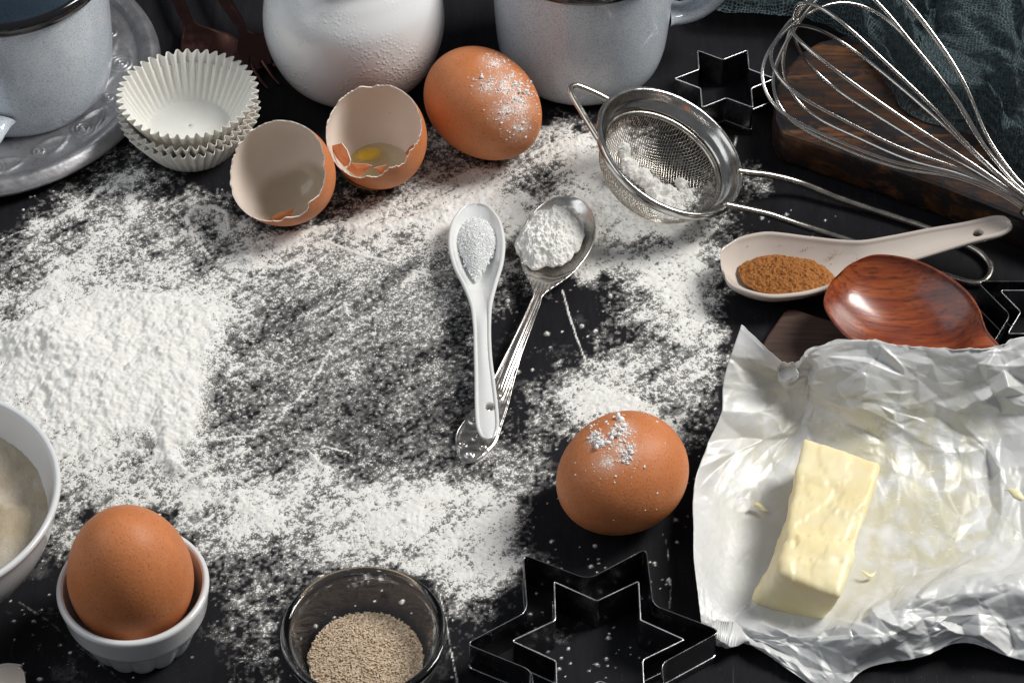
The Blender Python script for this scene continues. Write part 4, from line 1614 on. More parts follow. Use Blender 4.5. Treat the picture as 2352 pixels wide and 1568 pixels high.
# grains clinging to the side of the spoon
rng = np.random.default_rng(21)
parts = []
ib = bpy_ico()
for i in range(230):
    u = rng.normal(1850, 70)
    vv_ = rng.normal(575 + (u - 1850) * .17, 11)
    if 1690 < u < 1985 and vv_ > 548:
        p = P(u, vv_, .0085 - .0000)
        # rest on the inner wall of the spoon
        j = np.argmin(np.abs(np.array(BS)[:, 0] - p[0]))
        B = BS[j]
        t_ = np.clip((p[1] - B[1]) / B[3], -.9, .9)
        z_ = v[:, 2].max() * 0 + B[2] - (BS[3][2] - .0125) - B[4] * (1 - t_ * t_)
        p = P(u, vv_, z_ + .0001)
        parts.append((ib[0] * rng.uniform(.0001, .00022) + p, ib[1]))
V_, F_ = join(parts)
mk('cinnamon_specks', V_, F_, M['cinnamon'], kind='stuff', label='cinnamon specks clinging to the side of the beige spoon', cat='cinnamon')

# wooden spoon
wc = P(2088, 719, .0225)
dirw = np.array([math.cos(math.radians(-39)), math.sin(math.radians(-39))])
WO = []
for (s, z, w, d, th, rt) in [(-.0325, .0228, .0002, .0003, .0008, .0006), (-.0317, .0229, .0085, .0026, .0016, .0012), (-.0260, .0231, .0190, .0085, .0024, .0014), (-.013, .0228, .0256, .0128, .0028, .0014), (-.001, .0222, .0268, .0134, .0028, .0014), (.010, .0215, .0252, .0124, .0030, .0014),
                            (.0185, .0208, .0208, .0094, .0040, .0014), (.0245, .0203, .0152, .0036, .0075, .0012), (.030, .0197, .0118, -.0004, .0090, .0010), (.042, .0180, .0088, -.0022, .0090, .0008), (.068, .0145, .0064, -.0035, .0085, .0006), (.11, .0105, .0052, -.0035, .0085, .0006), (.15, .0090, .0048, -.0035, .0085, .0006), (.152, .0090, .0003, -.0002, .0006, .0003)]:
    WO.append((wc[0] + dirw[0] * s, wc[1] + dirw[1] * s, z, w, d, th, rt))
v, f, uv = spoon_surface(WO, 200)
mk('wooden_spoon', v, f, M['wood_red'], label='glossy reddish wooden spoon resting behind the butter foil', cat='spoon', loc=(v[:, 0].mean(), v[:, 1].mean(), 0))


# spatula
def slab(name, outline, z0, z1, mat, bevel, **kw):
    k = len(outline)
    V_ = np.array([(x, y, z0) for x, y in outline] + [(x, y, z1) for x, y in outline])
    F = [list(range(k))[::-1], list(range(k, 2 * k))] + [[i, (i + 1) % k, k + (i + 1) % k, k + i] for i in range(k)]
    o = mk(name, V_, F, mat, smooth_=True, loc=V_.mean(0), **kw)
    mod(o, bevel=bevel)
    o.data.polygons.foreach_set('use_smooth', [False] * len(o.data.polygons))
    return o


d1 = np.array([math.cos(math.radians(-25)), math.sin(math.radians(-25))])
d2 = np.array([d1[1], -d1[0]])
sp0 = P(1806, 703, .0045)[:2]
ol = []
for (a, b) in [(.0035, .0002), (.0012, .0012), (.0002, .0038), (-.001, .018), (-.001, .034), (.001, .042), (.006, .045), (.060, .042), (.072, .034), (.082, .028), (.16, .027), (.162, .018), (.082, .017), (.072, .010), (.060, .0015), (.020, 0)]:
    q = sp0 + d1 * a + d2 * b
    ol.append(tuple(q))
if sum((ol[i][0] * ol[(i + 1) % len(ol)][1] - ol[(i + 1) % len(ol)][0] * ol[i][1]) for i in range(len(ol))) < 0:
    ol = ol[::-1]
slab('wooden_spatula', ol, .0008, .0048, M['wood_dark'], .0009, label='dark wooden spatula lying flat under the red wooden spoon', cat='spatula')

# corner of a utensil at the lower left
ex = P(22, 1540, .006)
ES = [(ex[0] + .004, ex[1] - .0002, .0085, .0002, .0001, .0008, .0006), (ex[0] + .0034, ex[1] - .0006, .0085, .0030, .0004, .0018, .0012), (ex[0] + .000, ex[1] - .0055, .0083, .0085, .0010, .0024, .0014), (ex[0] - .004, ex[1] - .014, .0080, .0130, .0030, .0026, .0014), (ex[0] - .009, ex[1] - .027, .0078, .0140, .0050, .0026, .0014), (ex[0] - .014, ex[1] - .040, .0078, .0080, .0020, .003, .0014), (ex[0] - .030, ex[1] - .09, .0078, .004, -.0005, .004, .0012), (ex[0] - .0302, ex[1] - .0905, .0078, .0002, -.0001, .001, .0006)]
v, f, uv = spoon_surface(ES, 90)
mk('ceramic_spoon', v, f, M['beige_ceramic'], label='beige ceramic spoon tip just showing at the lower left corner', cat='spoon', loc=(v[:, 0].mean(), v[:, 1].mean(), 0))


# ------------------------------------------------------------------ fork and dessert spoon at the back
def back_cutlery():
    Sp = st_px([(380, -70, .006, .0030, -.0004, .0014, .0006), (400, -20, .0065, .0030, -.0004, .0014, .0006), (420, 25, .0068, .0028, -.0004, .0014, .0006), (438, 60, .0065, .0034, .0000, .0012, .0006), (455, 84, .0060, .0085, .0010, .0010, .0006),
                (480, 112, .0060, .0135, .0040, .0010, .0006), (505, 142, .0062, .0140, .0055, .0010, .0006), (530, 172, .0065, .0095, .0035, .0010, .0006), (545, 192, .0068, .0003, .0002, .0006, .0004)])
    v, f, uv = spoon_surface(Sp, 120)
    mk('dessert_spoon', v, f, M['brown_reflection_steel'], label='dark spoon half hidden behind the cupcake liners', cat='spoon', loc=(v[:, 0].mean(), v[:, 1].mean(), 0))
    t = thing('fork', 'dark fork with four tines between the liners and the jug', 'fork', P(600, 110, 0))
    Fk = st_px([(488, -60, .008, .0030, -.0005, .0014, .0006), (517, 0, .0085, .0029, -.0005, .0014, .0006), (545, 45, .0088, .0026, -.0005, .0014, .0006), (564, 80, .0085, .0030, -.0002, .0013, .0006), (580, 100, .0075, .0080, .0004, .0010, .0006), (602, 122, .0062, .0105, .0008, .0010, .0006), (622, 143, .0050, .0108, .0008, .0010, .0006), (624, 146, .0050, .0004, .0001, .0006, .0003)])
    v, f, uv = spoon_surface(Fk, 100)
    mk('handle', v, f, M['brown_reflection_steel'], t)
    root = P(621, 143, .0052)
    tip = P(656, 190, .0042)
    d = (tip - root)
    side = np.array([d[1], -d[0], 0])
    side /= np.linalg.norm(side)
    for k in range(4):
        o_ = (k - 1.5) * .0056
        pts = [root + side * o_ * .98 - d * .15, root + side * o_ + d * .25 + np.array([0, 0, -.0008]), root + side * o_ + d * .65 + np.array([0, 0, -.001]), tip + side * o_ * .98]
        tv, tf = tube(catmull(pts, 24), np.interp(np.linspace(0, 1, 24), [0, .2, .85, 1], [.0016, .0012, .0009, .0004]), 8)
        mk('tine', tv, tf, M['brown_reflection_steel'], t)


back_cutlery()

# ------------------------------------------------------------------ sieve
def sieve():
    n = np.array([.42, -.076, .90])
    n /= np.linalg.norm(n)
    C0 = P(1540, 349, .0265)
    Mx = frame(n, (1, 0, 0))
    t = thing('sieve', 'small fine mesh steel sieve of flour with a long wire handle', 'sieve', (C0[0], C0[1], 0))
    R = .0333

    # rim: rolled ring, sloping inner flange
    prof = [(R - .0004, -.0022), (R, -.0010), (R, .0006), (R - .0009, .0014), (R - .0020, .0012), (R - .0026, .0002), (R - .0040, -.0030), (R - .0062, -.0050), (R - .0066, -.0058), (R - .0060, -.0064), (R - .0040, -.0056), (R - .0022, -.0030)]
    p = catmull(prof + [prof[0]], 70)[:-1]
    v, f = lathe(p, 160, closed=True)
    mk('rim', xf(v, Mx, C0), f, M['steel'], t)
    # band that grips the mesh
    prof = [(R - .0060, -.0062), (R - .0078, -.0075), (R - .0082, -.0084), (R - .0074, -.0085), (R - .0056, -.0072)]
    v, f = lathe(prof, 160, closed=True)
    mk('inner_band', xf(v, Mx, C0), f, M['wire'], t)
    # mesh
    Rm = R - .0064
    depth = .0205
    z_top = -.0066
    sp = .00104

    def surf(x, y):
        q = np.clip(np.hypot(x, y) / Rm, 0, 1)
        return z_top - depth * np.sqrt(np.maximum(0, 1 - q ** 2.2)) * (1 - .15 * (1 - q))
    parts = []
    k = int(Rm / sp)
    for ax in (0, 1):
        for i in range(-k, k + 1):
            o_ = i * sp
            half = math.sqrt(max(0, Rm * Rm - o_ * o_))
            if half < .002:
                continue
            ns = max(8, int(half / .00075))
            a = np.linspace(-math.pi / 2, math.pi / 2, ns)
            s = half * np.sin(a)
            x, y = (s, np.full(ns, o_)) if ax == 0 else (np.full(ns, o_), s)
            jit = (vnoise(s * 300, np.full(ns, i * 1.3 + 50 * ax), 4) - .5) * .00022
            if ax == 0:
                y = y + jit
            else:
                x = x + jit
            z = surf(x, y) + .00012 * (1 if ax else -1)
            parts.append(tube(np.column_stack([x, y, z]), .00016, 4))
    v, f = join(parts)
    ob = mk('mesh', xf(v, Mx, C0), f, M['wire'], t, kind='stuff')

    # hook
    def rimpt(u, v_, h=0):
        return PPL(u, v_, C0 + n * h, n)
    pts = [rimpt(1402, 232, -.001), rimpt(1372, 216, -.001), rimpt(1340, 202, -.001), rimpt(1322, 197, -.001), rimpt(1311, 203, -.001), rimpt(1316, 222, -.001), rimpt(1335, 255, -.001), rimpt(1355, 288, -.001), rimpt(1378, 325, -.001)]
    v, f = tube(catmull(pts, 70), .0013, 12)
    mk('hook', v, f, M['wire'], t)
    # handle
    pts = [P(1693, 393, .0145), P(1722, 397, .0130), P(1770, 403, .0105), P(1840, 421, .0060), P(1933, 458, .0035), P(2040, 494, .0022), P(2146, 530, .0020), P(2234, 571, .0020), P(2268, 598, .0020), P(2276, 622, .0020), P(2262, 645, .0020), P(2232, 650, .0020),
           P(2180, 636, .0020), P(2101, 610, .0020), P(1994, 568, .0022), P(1900, 537, .0035), P(1829, 514, .0055), P(1770, 494, .0090), P(1720, 482, .0125), P(1662, 470, .0160)]
    v, f = tube(catmull(pts, 200), .0015, 12)
    mk('handle', v, f, M['wire'], t)
    # flour in the sieve: follows the mesh below
    mid = C0 - n * .0215
    lum = [(1434, 352, 18, 1.0), (1450, 378, 22, 1.1), (1480, 402, 24, 1.1), (1505, 425, 22, 1.1), (1535, 438, 22, 1.1), (1562, 425, 16, .8), (1570, 450, 16, .9), (1548, 458, 16, .9), (1500, 440, 16, .9)]
    loc = []
    for (u, v_, r, a) in lum:
        w = (PPL(u, v_, mid, n) - C0) @ Mx.T
        loc.append((w[0], w[1], r / 5350., a))
    g = np.linspace(-Rm, Rm, 260)
    X, Y = np.meshgrid(g, g)
    th = np.zeros_like(X)
    for (x, y, r, a) in loc:
        th = np.maximum(th, a * np.exp(-((X - x) ** 2 + (Y - y) ** 2) / (r * 1.15) ** 2))
    th = th + (fbm(X * 300, Y * 300, 4, 91) - .5) * .55
    ok = (th > .42) & (np.hypot(X, Y) < Rm * .97)
    zz = surf(X, Y) + .0003 + np.clip(th - .42, 0, 2) ** .7 * .0062 + (fbm(X * 900, Y * 900, 3, 93) - .5) * .0012
    nr_, nc = X.shape
    kq = ok[:-1, :-1] & ok[1:, :-1] & ok[:-1, 1:] & ok[1:, 1:]
    Rr, Cc = np.nonzero(kq)
    F = np.stack([Rr * nc + Cc, Rr * nc + Cc + 1, (Rr + 1) * nc + Cc + 1, (Rr + 1) * nc + Cc], -1)
    used = np.zeros(nr_ * nc, bool)
    used[F.ravel()] = True
    idx = np.cumsum(used) - 1
    Vt = np.stack([X, Y, zz], -1).reshape(-1, 3)[used]
    mk('flour_heap', xf(Vt, Mx, C0), idx[F], M['flour_solid'], kind='stuff', label='white flour clumped inside the mesh of the sieve', cat='flour')


sieve()

# ------------------------------------------------------------------ boards and cloth
def board():
    zt = .018
    ol = [(1792, 300), (1781, 270), (1779, 230), (1784, 195), (1800, 160), (1832, 122), (1880, 92), (1960, 72), (2100, 75), (2400, 130), (2700, 260), (2700, 660), (2440, 535), (2162, 425), (1950, 352)]
    pts = [tuple(P(u, v_, zt)[:2]) for u, v_ in ol][::-1]
    if sum((pts[i][0] * pts[(i + 1) % len(pts)][1] - pts[(i + 1) % len(pts)][0] * pts[i][1]) for i in range(len(pts))) < 0:
        pts = pts[::-1]
    slab('cutting_board', pts, .0003, zt, M['board'], .0028, label='worn dark brown wooden board lying under the whisk', cat='board')


board()


def cloth():
    m = NT('teal_gauze')
    uvn = m.n('ShaderNodeUVMap')
    # threads wander: distort the coordinates
    nz = m.n('ShaderNodeTexNoise')
    nz.inputs['Scale'].default_value = .09
    nz.inputs['Detail'].default_value = 3
    m.l(uvn.outputs[0], nz.inputs['Vector'])
    vm = m.n('ShaderNodeVectorMath', operation='MULTIPLY_ADD')
    m.l(nz.outputs['Color'], vm.inputs[0])
    vm.inputs[1].default_value = (7.0, 7.0, 0)
    m.l(uvn.outputs[0], vm.inputs[2])
    sep = m.n('ShaderNodeSeparateXYZ')
    m.l(vm.outputs[0], sep.inputs[0])
    a = m.math('ABSOLUTE', m.math('SINE', m.math('MULTIPLY', sep.outputs[0], 3.1416)))
    b = m.math('ABSOLUTE', m.math('SINE', m.math('MULTIPLY', sep.outputs[1], 3.1416)))
    ta = m.mr(a, .72, .90)
    tb = m.mr(b, .72, .90)
    th = m.math('MAXIMUM', ta, tb)
    brk = m.n('ShaderNodeTexNoise')
    brk.inputs['Scale'].default_value = .9
    m.l(uvn.outputs[0], brk.inputs['Vector'])
    col = m.mix(m.mr(brk.outputs['Fac'], .35, .7), (0.013, 0.024, 0.029), (0.075, 0.118, 0.132))
    sck(m, 'Base Color', col)
    m.set(Roughness=.85)
    sck(m, 'Alpha', m.mr(th, 0, 1, .10, 1))
    sck(m, 'Normal', m.bump(th, .8, .0006))
    front = np.array([(1560, 12), (1640, 24), (1760, 34), (1840, 38), (1930, 78), (1990, 122), (2045, 190), (2074, 250), (2108, 276), (2235, 314), (2279, 352), (2352, 412), (2480, 500), (2600, 570)], float)
    zf = np.array([.001, .011, .0115, .013, .0195, .0190, .0190, .0190, .0190, .0190, .019, .019, .019, .019])
    ns, nt = 420, 320
    fr = catmull(np.column_stack([front, zf]), ns)
    pts = np.array([P(u, v_, z) for u, v_, z in fr])
    base_z = np.clip(fr[:, 2], .001, .05)
    s = np.linspace(0, 1, ns)[:, None]
    t = np.linspace(0, 1, nt)[None, :]
    dx, dy = .040, .135
    X = pts[:, 0][:, None] + t * dx + 0 * s
    Y = pts[:, 1][:, None] + t * dy + 0 * s
    # folds run mostly along the cloth
    w1 = fbm(s * 5 + 2, t * 2.5, 3, 101)
    w2 = fbm(s * 9 + 4, t * 6, 3, 103)
    ph = t * 3.3 + (w1 - .5) * 1.7 + s * .8
    ridge = (.5 + .5 * np.cos(2 * math.pi * ph)) ** .8
    ridge2 = (.5 + .5 * np.cos(2 * math.pi * (t * 6.5 + (w2 - .5) * 2.6 - s * 1.6)))
    rise = smooth(0, .08, t)
    amp = np.interp(s, [0, .25, .35, 1], [.35, .5, 1, 1])
    Z = base_z[:, None] + rise * .0025 + amp * rise * (.0135 * ridge + .0050 * ridge2) + (fbm(s * 60, t * 40, 3, 107) - .5) * .0022
    Z = Z + .0009 * np.sin(t * 40 + w2 * 9) * rise
    X = X + (w2 - .5) * .010
    Y = Y + (w1 - .5) * .008 * rise
    V_ = np.stack([X, Y, Z], -1).reshape(-1, 3)
    # thread count from lengths: one thread each 1.05 mm
    ln = np.concatenate([[0], np.cumsum(np.linalg.norm(np.diff(pts, axis=0), axis=1))])
    U_ = (ln / .00135)[:, None] + 0 * t
    T_ = (t * .141 / .00135) * (1 + .25 * (ridge.mean())) + 0 * s
    uv = np.stack([U_, T_], -1).reshape(-1, 2)
    mk('gauze_cloth', V_, gridfaces(ns, nt)[:, ::-1], m.m, uv=uv, label='crumpled dark teal gauze cloth behind the whisk', cat='cloth', loc=(.16, .15, .0))
    # a second looser layer under it so that gaps show cloth, not table
    V2 = V_.copy().reshape(ns, nt, 3)
    V2[:, :, 2] = base_z[:, None] + .0006 + rise * .006 * fbm(s * 7, t * 6, 3, 111)
    V2[:, :, 0] += .004
    V2[:, :, 1] += .006
    V2 = V2[::3, ::3]
    mk('folded_layer', V2.reshape(-1, 3), gridfaces(V2.shape[0], V2.shape[1])[:, ::-1], m.m, parent=bpy.data.objects['gauze_cloth'], uv=uv.reshape(ns, nt, 2)[::3, ::3].reshape(-1, 2) * 1.13 + 4.4)


cloth()


# ------------------------------------------------------------------ whisk
def whisk():
    A = P(2366, 466, .034)          # where the wires enter the handle
    B = P(1830, 44, .064)           # far pole of the balloon
    ax = B - A
    L = np.linalg.norm(ax)
    ax /= L
    Mx = frame(ax, (0, 0, 1))
    t = thing('balloon_whisk', 'steel balloon whisk lying across the brown board', 'whisk', (A[0], A[1], 0))
    for k, (rot, rmax, bl, rb) in enumerate([(4, .0350, 1.00, .0030), (36, .0335, .985, .0034), (66, .0340, 1.01, .0030), (97, .0345, .995, .0034), (128, .0325, .975, .0030), (156, .0350, 1.005, .0034)]):
        a = math.radians(rot)
        e = Mx[0] * math.cos(a) + Mx[1] * math.sin(a)
        e2 = Mx[0] * -math.sin(a) + Mx[1] * math.cos(a)
        key = [(rb, -.012), (rb, .0), (rb * 1.4, .10), (.0105, .25), (.0215, .42), (.0290, .60), (rmax, .78), (rmax * .93, .90), (rmax * .62, .975), (0, 1.0)]
        pl = [(r_, s_ * bl if s_ > 0 else s_) for r_, s_ in key]
        pr = [(-r_, s_) for r_, s_ in pl[:-1]][::-1]
        c = catmull(pl + pr, 170)
        sk = (k - 2.5) * .0007
        pts = A + ax * (c[:, 1] * L)[:, None] + e * c[:, 0][:, None] + e2 * (sk * np.sin(np.linspace(0, math.pi, 170)))[:, None]
        v, f = tube(pts, .00078, 8)
        mk('wire', v, f, M['steel'], t)
    v, f = tube(np.array([A - ax * .004 + ax * 0, A - ax * .02, A - ax * .10]), [.0062, .0070, .0085], 32)
    mk('handle', v, f, M['steel'], t)
    v, f = tube(np.array([A + ax * .0005, A - ax * .0045]), [.0058, .0062], 32)
    mk('ferrule', v, f, M['steel'], t)


whisk()


# ------------------------------------------------------------------ foil wrapper and butter
def tri_interp(pts, vals, X, Y):
    """piecewise-linear facets through scattered points (Delaunay)"""
    co = [Vector(p) for p in pts]
    out = geometry.delaunay_2d_cdt(co, [], [], 0, 1e-7)
    vs, _, fs = out[0], out[1], out[2]
    orig = out[3]
    vals2 = np.array([vals[o[0]] if len(o) else 0 for o in orig])
    Z = np.zeros_like(X)
    for f in fs:
        a, b, c = [np.array(vs[i]) for i in f]
        x0, x1 = min(a[0], b[0], c[0]), max(a[0], b[0], c[0])
        y0, y1 = min(a[1], b[1], c[1]), max(a[1], b[1], c[1])
        i0, i1 = np.searchsorted(X[0], [x0, x1])
        j0, j1 = np.searchsorted(Y[:, 0], [y0, y1])
        if i1 <= i0 or j1 <= j0:
            continue
        xs, ys = X[j0:j1, i0:i1], Y[j0:j1, i0:i1]
        d = (b[1] - c[1]) * (a[0] - c[0]) + (c[0] - b[0]) * (a[1] - c[1])
        if abs(d) < 1e-12:
            continue
        w0 = ((b[1] - c[1]) * (xs - c[0]) + (c[0] - b[0]) * (ys - c[1])) / d
        w1 = ((c[1] - a[1]) * (xs - c[0]) + (a[0] - c[0]) * (ys - c[1])) / d
        w2 = 1 - w0 - w1
        ins = (w0 >= -1e-6) & (w1 >= -1e-6) & (w2 >= -1e-6)
        val = w0 * vals2[f[0]] + w1 * vals2[f[1]] + w2 * vals2[f[2]]
        Z[j0:j1, i0:i1] = np.where(ins, val, Z[j0:j1, i0:i1])
    return Z


def bicubic(grid, nu, nv):
    g = np.array(grid, float)
    rows = np.array([catmull(r, nu) for r in g])
    cols = np.array([catmull(rows[:, i], nv) for i in range(nu)])
    return cols.transpose(1, 0, 2)


def foil():
    G = [
        [(1703, 746, .036), (1806, 836, .031), (1862, 798, .036), (1985, 777, .039), (2110, 797, .039), (2250, 799, .038), (2352, 778, .037), (2500, 750, .037)],
        [(1664, 862, .026), (1803, 888, .018), (1866, 866, .026), (1990, 852, .031), (2110, 864, .031), (2250, 866, .030), (2360, 850, .029), (2500, 840, .029)],
        [(1650, 960, .018), (1790, 960, .008), (1868, 940, .013), (1990, 935, .018), (2115, 945, .018), (2250, 945, .017), (2370, 940, .017), (2500, 930, .018)],
        [(1598, 1092, .012), (1735, 1075, .0035), (1860, 1040, .003), (1990, 1025, .008), (2120, 1040, .006), (2250, 1050, .006), (2375, 1045, .008), (2500, 1040, .010)],
        [(1593, 1215, .014), (1705, 1215, .0022), (1850, 1180, .0016), (1995, 1170, .0020), (2130, 1180, .0022), (2260, 1180, .0022), (2380, 1180, .004), (2500, 1180, .006)],
        [(1600, 1325, .013), (1695, 1335, .0030), (1835, 1330, .0016), (1990, 1320, .0016), (2130, 1300, .0020), (2260, 1275, .0030), (2390, 1270, .005), (2500, 1270, .007)],
        [(1616, 1425, .010), (1700, 1433, .0065), (1835, 1434, .0075), (1970, 1408, .012), (2075, 1378, .017), (2200, 1338, .021), (2352, 1322, .022), (2500, 1320, .022)],
        [(1640, 1440, .010), (1740, 1468, .0060), (1855, 1490, .0060), (1975, 1480, .011), (2085, 1450, .014), (2210, 1415, .016), (2352, 1420, .015), (2500, 1420, .015)],
        [(1655, 1446, .006), (1765, 1500, .0030), (1898, 1590, .0010), (1985, 1542, .004), (2100, 1512, .006), (2220, 1476, .008), (2352, 1516, .005), (2500, 1520, .004)],
    ]
    nu, nv = 360, 380
    g = np.array(G, float)
    W = bicubic([[tuple(P(*q)) for q in row] for row in G], nu, nv)       # nv x nu x 3
    # creases measured on the sheet itself (about 165 x 190 mm)
    X, Y = np.meshgrid(np.linspace(0, .17, nu), np.linspace(0, .19, nv))
    rng = np.random.default_rng(33)
    def layer(n, amp, seed, power=1.0):
        r = np.random.default_rng(seed)
        p = np.column_stack([r.uniform(-.01, .18, n), r.uniform(-.01, .20, n)])
        p = np.vstack([p, [(-.03, -.03), (.2, -.03), (.2, .22), (-.03, .22)]])
        v = r.normal(0, 1, len(p)) * amp
        xw = X + (fbm(X * 40, Y * 40, 2, seed) - .5) * .010
        yw = Y + (fbm(X * 40, Y * 40, 2, seed + 5) - .5) * .010
        # regular lattice needed by the search: interpolate, then look up warped
        Z = tri_interp(p, v, X, Y)
        ii = np.clip(xw / .17 * (nu - 1), 0, nu - 1.001)
        jj = np.clip(yw / .19 * (nv - 1), 0, nv - 1.001)
        i0, j0 = ii.astype(int), jj.astype(int)
        fi, fj = ii - i0, jj - j0
        return (Z[j0, i0] * (1 - fi) + Z[j0, i0 + 1] * fi) * (1 - fj) + (Z[j0 + 1, i0] * (1 - fi) + Z[j0 + 1, i0 + 1] * fi) * fj
    Z1 = layer(60, .0030, 1)
    Z2 = layer(260, .0014, 2)
    Z3 = layer(900, .00042, 3) + layer(3200, .00013, 4)
    nrm = np.cross(np.gradient(W, axis=1), np.gradient(W, axis=0))
    nrm /= np.linalg.norm(nrm, axis=2)[..., None] + 1e-12
    nrm *= np.sign(nrm[..., 2:3] + 1e-9)
    a = X / .17
    b = Y / .19
    # calm where the butter lies and the wrapper is pressed flat, crumpled higher up and on the rolled front
    calm = np.exp(-(((a - .42) / .34) ** 2 + ((b - .58) / .17) ** 2) ** 1.5)
    left = smooth(.22, .08, a) * smooth(.30, .45, b) * smooth(.85, .7, b)
    flap = smooth(.2, .06, a) * smooth(.3, .18, b)
    k = np.clip(1 - .85 * calm - .75 * left - .7 * flap, .08, 1)
    front = smooth(.72, .82, b)
    edgek = np.clip(smooth(0, .06, b) + .25, 0, 1)
    disp = (Z1 * .8 * k + Z2 * (k + .3 * front) + Z3 * np.clip(k + .12, 0, 1) * (.9 + .5 * front)) * edgek
    disp += left * (fbm(X * 700, Y * 500, 3, 61) - .5) * .00022
    V_ = W + nrm * disp[..., None]
    V_[..., 2] = np.maximum(V_[..., 2], .0007 + .0004 * fbm(X * 200, Y * 200, 2, 3))
    # outline a little torn
    tear = (fbm(X * 160, Y * 0, 3, 71) - .5) * .003
    V_[:3, :, 1] += tear[:3]
    V_[:3, :, 2] += (fbm(X * 90, Y * 0, 2, 73) - .5)[:3] * .002
    m = NT('waxed_foil_wrapper')
    uvn = m.n('ShaderNodeUVMap')
    sepc = m.n('ShaderNodeAttribute', attribute_name='grease')
    c = m.coord()
    n1 = m.noise(c, 35, 4)
    base = m.mix(m.mr(n1, .35, .65), (0.58, 0.59, 0.59), (0.68, 0.685, 0.685))
    base = m.mix(m.math('MULTIPLY', sepc.outputs['Fac'], m.mr(m.noise(c, 90, 4, .6, .5), .42, .58)), base, (0.56, 0.54, 0.42))
    smr = m.math('MULTIPLY', m.mr(m.noise(m.coord((1, 2.2, 1), rot=(0, 0, .7)), 260, 5, .7, .5), .60, .68), sepc.outputs['Fac'])
    base = m.mix(smr, base, (0.80, 0.78, 0.60))
    sck(m, 'Base Color', base)
    m.set(Metallic=.06)
    sck(m, 'Roughness', m.mr(m.noise(c, 160, 4), .3, .7, .34, .52))
    h = m.math('ADD', m.math('MULTIPLY', m.noise(c, 900, 3, .6), .35), m.math('MULTIPLY', smr, 1.0))
    sck(m, 'Normal', m.bump(h, .25, .0004))
    grease = np.clip(np.exp(-(((a - .52) / .30) ** 2 + ((b - .38) / .20) ** 2)) + .8 * np.exp(-(((a - .6) / .2) ** 2 + ((b - .6) / .12) ** 2)) + .5 * np.exp(-(((a - .1) / .1) ** 2 + ((b - .2) / .2) ** 2)), 0, 1)
    uv = np.stack([a, b], -1).reshape(-1, 2)
    o = mk('foil_wrapper', V_.reshape(-1, 3), gridfaces(nv, nu), m.m, uv=uv, attr={'grease': grease.ravel()}, loc=(.13, -.08, 0),
           label='crumpled silver foil butter wrapper opened out on the table', cat='wrapper')
    mod(o, solid=.0001)


foil()


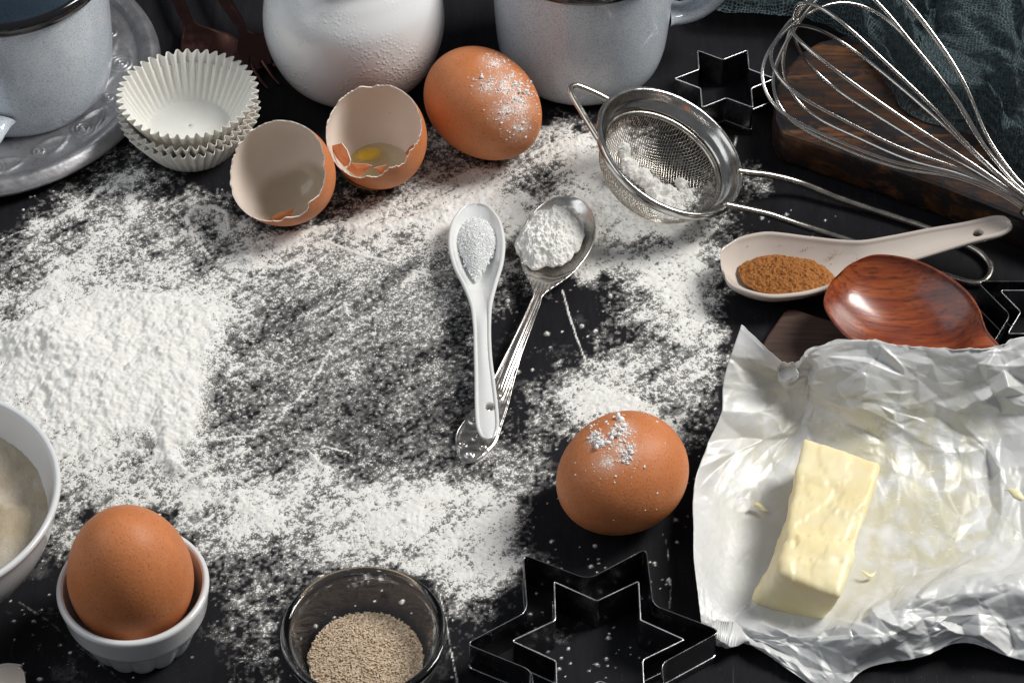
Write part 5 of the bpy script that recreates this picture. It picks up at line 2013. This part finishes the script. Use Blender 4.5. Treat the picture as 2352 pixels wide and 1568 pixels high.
def butter():
    # corners on the top face and at the foot, anticlockwise from the far left
    top = [P(1843, 998, .0230), P(2026, 1058, .0225), P(1932, 1376, .0215), P(1788, 1318, .0225)]
    foot = [P(1855, 1075, .0030), P(2012, 1130, .0030), P(1888, 1444, .0022), P(1724, 1392, .0022)]
    n = 70
    m_ = 26
    # six faces of a box as a cube-sphere style grid, then relaxed into a soft block
    def quad(a, b, c, d, nu, nv):
        s = np.linspace(0, 1, nu)[:, None, None]
        t = np.linspace(0, 1, nv)[None, :, None]
        return (a * (1 - s) + b * s) * (1 - t) + (d * (1 - s) + c * s) * t
    T = [np.array(p) for p in top]
    B = [np.array(p) for p in foot]
    import bmesh
    bm = bmesh.new()
    vs = [bm.verts.new(p) for p in T + B]
    for q in ([0, 3, 2, 1], [4, 5, 6, 7], [0, 1, 5, 4], [1, 2, 6, 5], [2, 3, 7, 6], [3, 0, 4, 7]):
        bm.faces.new([vs[i] for i in q])
    bmesh.ops.recalc_face_normals(bm, faces=bm.faces)
    bmesh.ops.bevel(bm, geom=list(bm.edges), offset=.0028, segments=3, profile=.6, affect='EDGES')
    bmesh.ops.triangulate(bm, faces=[f for f in bm.faces if len(f.verts) > 4])
    for it in range(5):
        long = [e for e in bm.edges if e.calc_length() > .0009]
        if not long:
            break
        bmesh.ops.subdivide_edges(bm, edges=long, cuts=1, use_grid_fill=True)
    bmesh.ops.triangulate(bm, faces=bm.faces)
    for it in range(3):
        bmesh.ops.smooth_vert(bm, verts=bm.verts, factor=.5, use_axis_x=True, use_axis_y=True, use_axis_z=True)
    bm.normal_update()
    co = np.array([v.co for v in bm.verts])
    no = np.array([v.normal for v in bm.verts])
    # butter frame: l along the block, w across
    O = T[3]
    l = (T[0] - T[3])
    Ln = np.linalg.norm(l)
    l = l / Ln
    w = (T[2] - T[3])
    Wd = np.linalg.norm(w)
    w = w / Wd
    pl = (co - O) @ l
    pw = (co - O) @ w
    up = np.clip(no[:, 2], 0, 1)
    d = (fbm(pl * 70, pw * 70 + co[:, 2] * 90, 4, 201) - .5) * .0022
    # knife-shaved steps and scrapes along the top
    st = np.floor((pw * 1000 / 9 + fbm(pl * 60, pw * 30, 3, 203) * 3.2)) % 2
    d += up * (st - .5) * .0004
    sc = fbm(pl * 35, pw * 420, 3, 205)
    d += up * (sc - .5) * .00012
    # a lip of butter curling over near the front end
    lipd = np.exp(-(((pl - .012 - .25 * (pw - .015)) / .0035) ** 2)) * up
    d += lipd * .0020 * (fbm(pl * 200, pw * 120, 3, 207))
    # hollow scooped out beside it
    gl = np.exp(-(((pl - .020) / .0030) ** 2 + ((pw - .016) / .0075) ** 2)) * up
    d -= gl * .0012
    for (l0, tilt, sc_, hh, sd) in ((.020, .35, .016, .0013, 221), (.034, -.5, .020, -.0008, 223), (.009, .1, .010, .0010, 225)):
        ff = pl - l0 - tilt * (pw - .015) + (fbm(pl * 110, pw * 110, 4, sd, .6) - .5) * sc_
        d += up * hh * smooth(.0006, -.0002, ff)
    # ragged left flank
    fl = np.clip(-(no @ w), 0, 1)
    d += fl * (fbm(pl * 120, co[:, 2] * 120, 3, 209) - .5) * .0026
    co2 = co + no * d[:, None]
    # bottom slump at the front left
    sl = np.clip(1 - co[:, 2] / .016, 0, 1) * np.exp(-((pl + .004) / .014) ** 2)
    co2 -= (w * (sl * .0020)[:, None])
    faces = [[v.index for v in f.verts] for f in bm.faces]
    bm.verts.index_update()
    faces = [[v.index for v in f.verts] for f in bm.faces]
    bm.free()
    m = NT('pale_butter')
    c = m.coord()
    n1 = m.noise(c, 60, 4)
    sck(m, 'Base Color', m.mix(m.mr(n1, .35, .65), (0.86, 0.74, 0.42), (0.90, 0.81, 0.54)))
    m.set(Roughness=.42, Subsurface_Weight=.35, Subsurface_Radius=(0.006, 0.004, 0.0015), Subsurface_Scale=1.0)
    sck(m, 'Normal', m.bump(m.noise(c, 420, 4, .6), .12, .0005))
    M['butter'] = m.m
    mk('butter_block', co2, faces, m.m, label='pale yellow block of butter on the foil wrapper', cat='butter', loc=(co2[:, 0].mean(), co2[:, 1].mean(), .002))
    # shavings left on the wrapper
    rng = np.random.default_rng(8)
    for k, (u, v_, s, lab) in enumerate([(1745, 1165, .0032, 'small curl of butter on the foil left of the block'), (2340, 1135, .0050, 'smeared butter lump on the foil at the right edge'), (1995, 1315, .0028, 'thin butter shaving on the foil right of the block')]):
        c0 = P(u, v_, .0045)
        t = np.linspace(0, 1, 14)
        pts = np.column_stack([c0[0] + (t - .5) * s * 2.0, c0[1] + np.sin(t * 5 + k) * s * .45, c0[2] + .0004 * np.sin(t * 7)])
        r_ = s * .35 * np.sin(np.clip(t, .04, .96) * math.pi) * rng.uniform(.7, 1.3, 14)
        v, f = tube(pts, r_, 10)
        v[:, 2] = (v[:, 2] - c0[2]) * .6 + c0[2]
        o = mk('butter_shaving', v, f, m.m, label=lab, cat='butter', group='butter scraps on the foil', loc=c0)
        mod(o, sub=1)


butter()
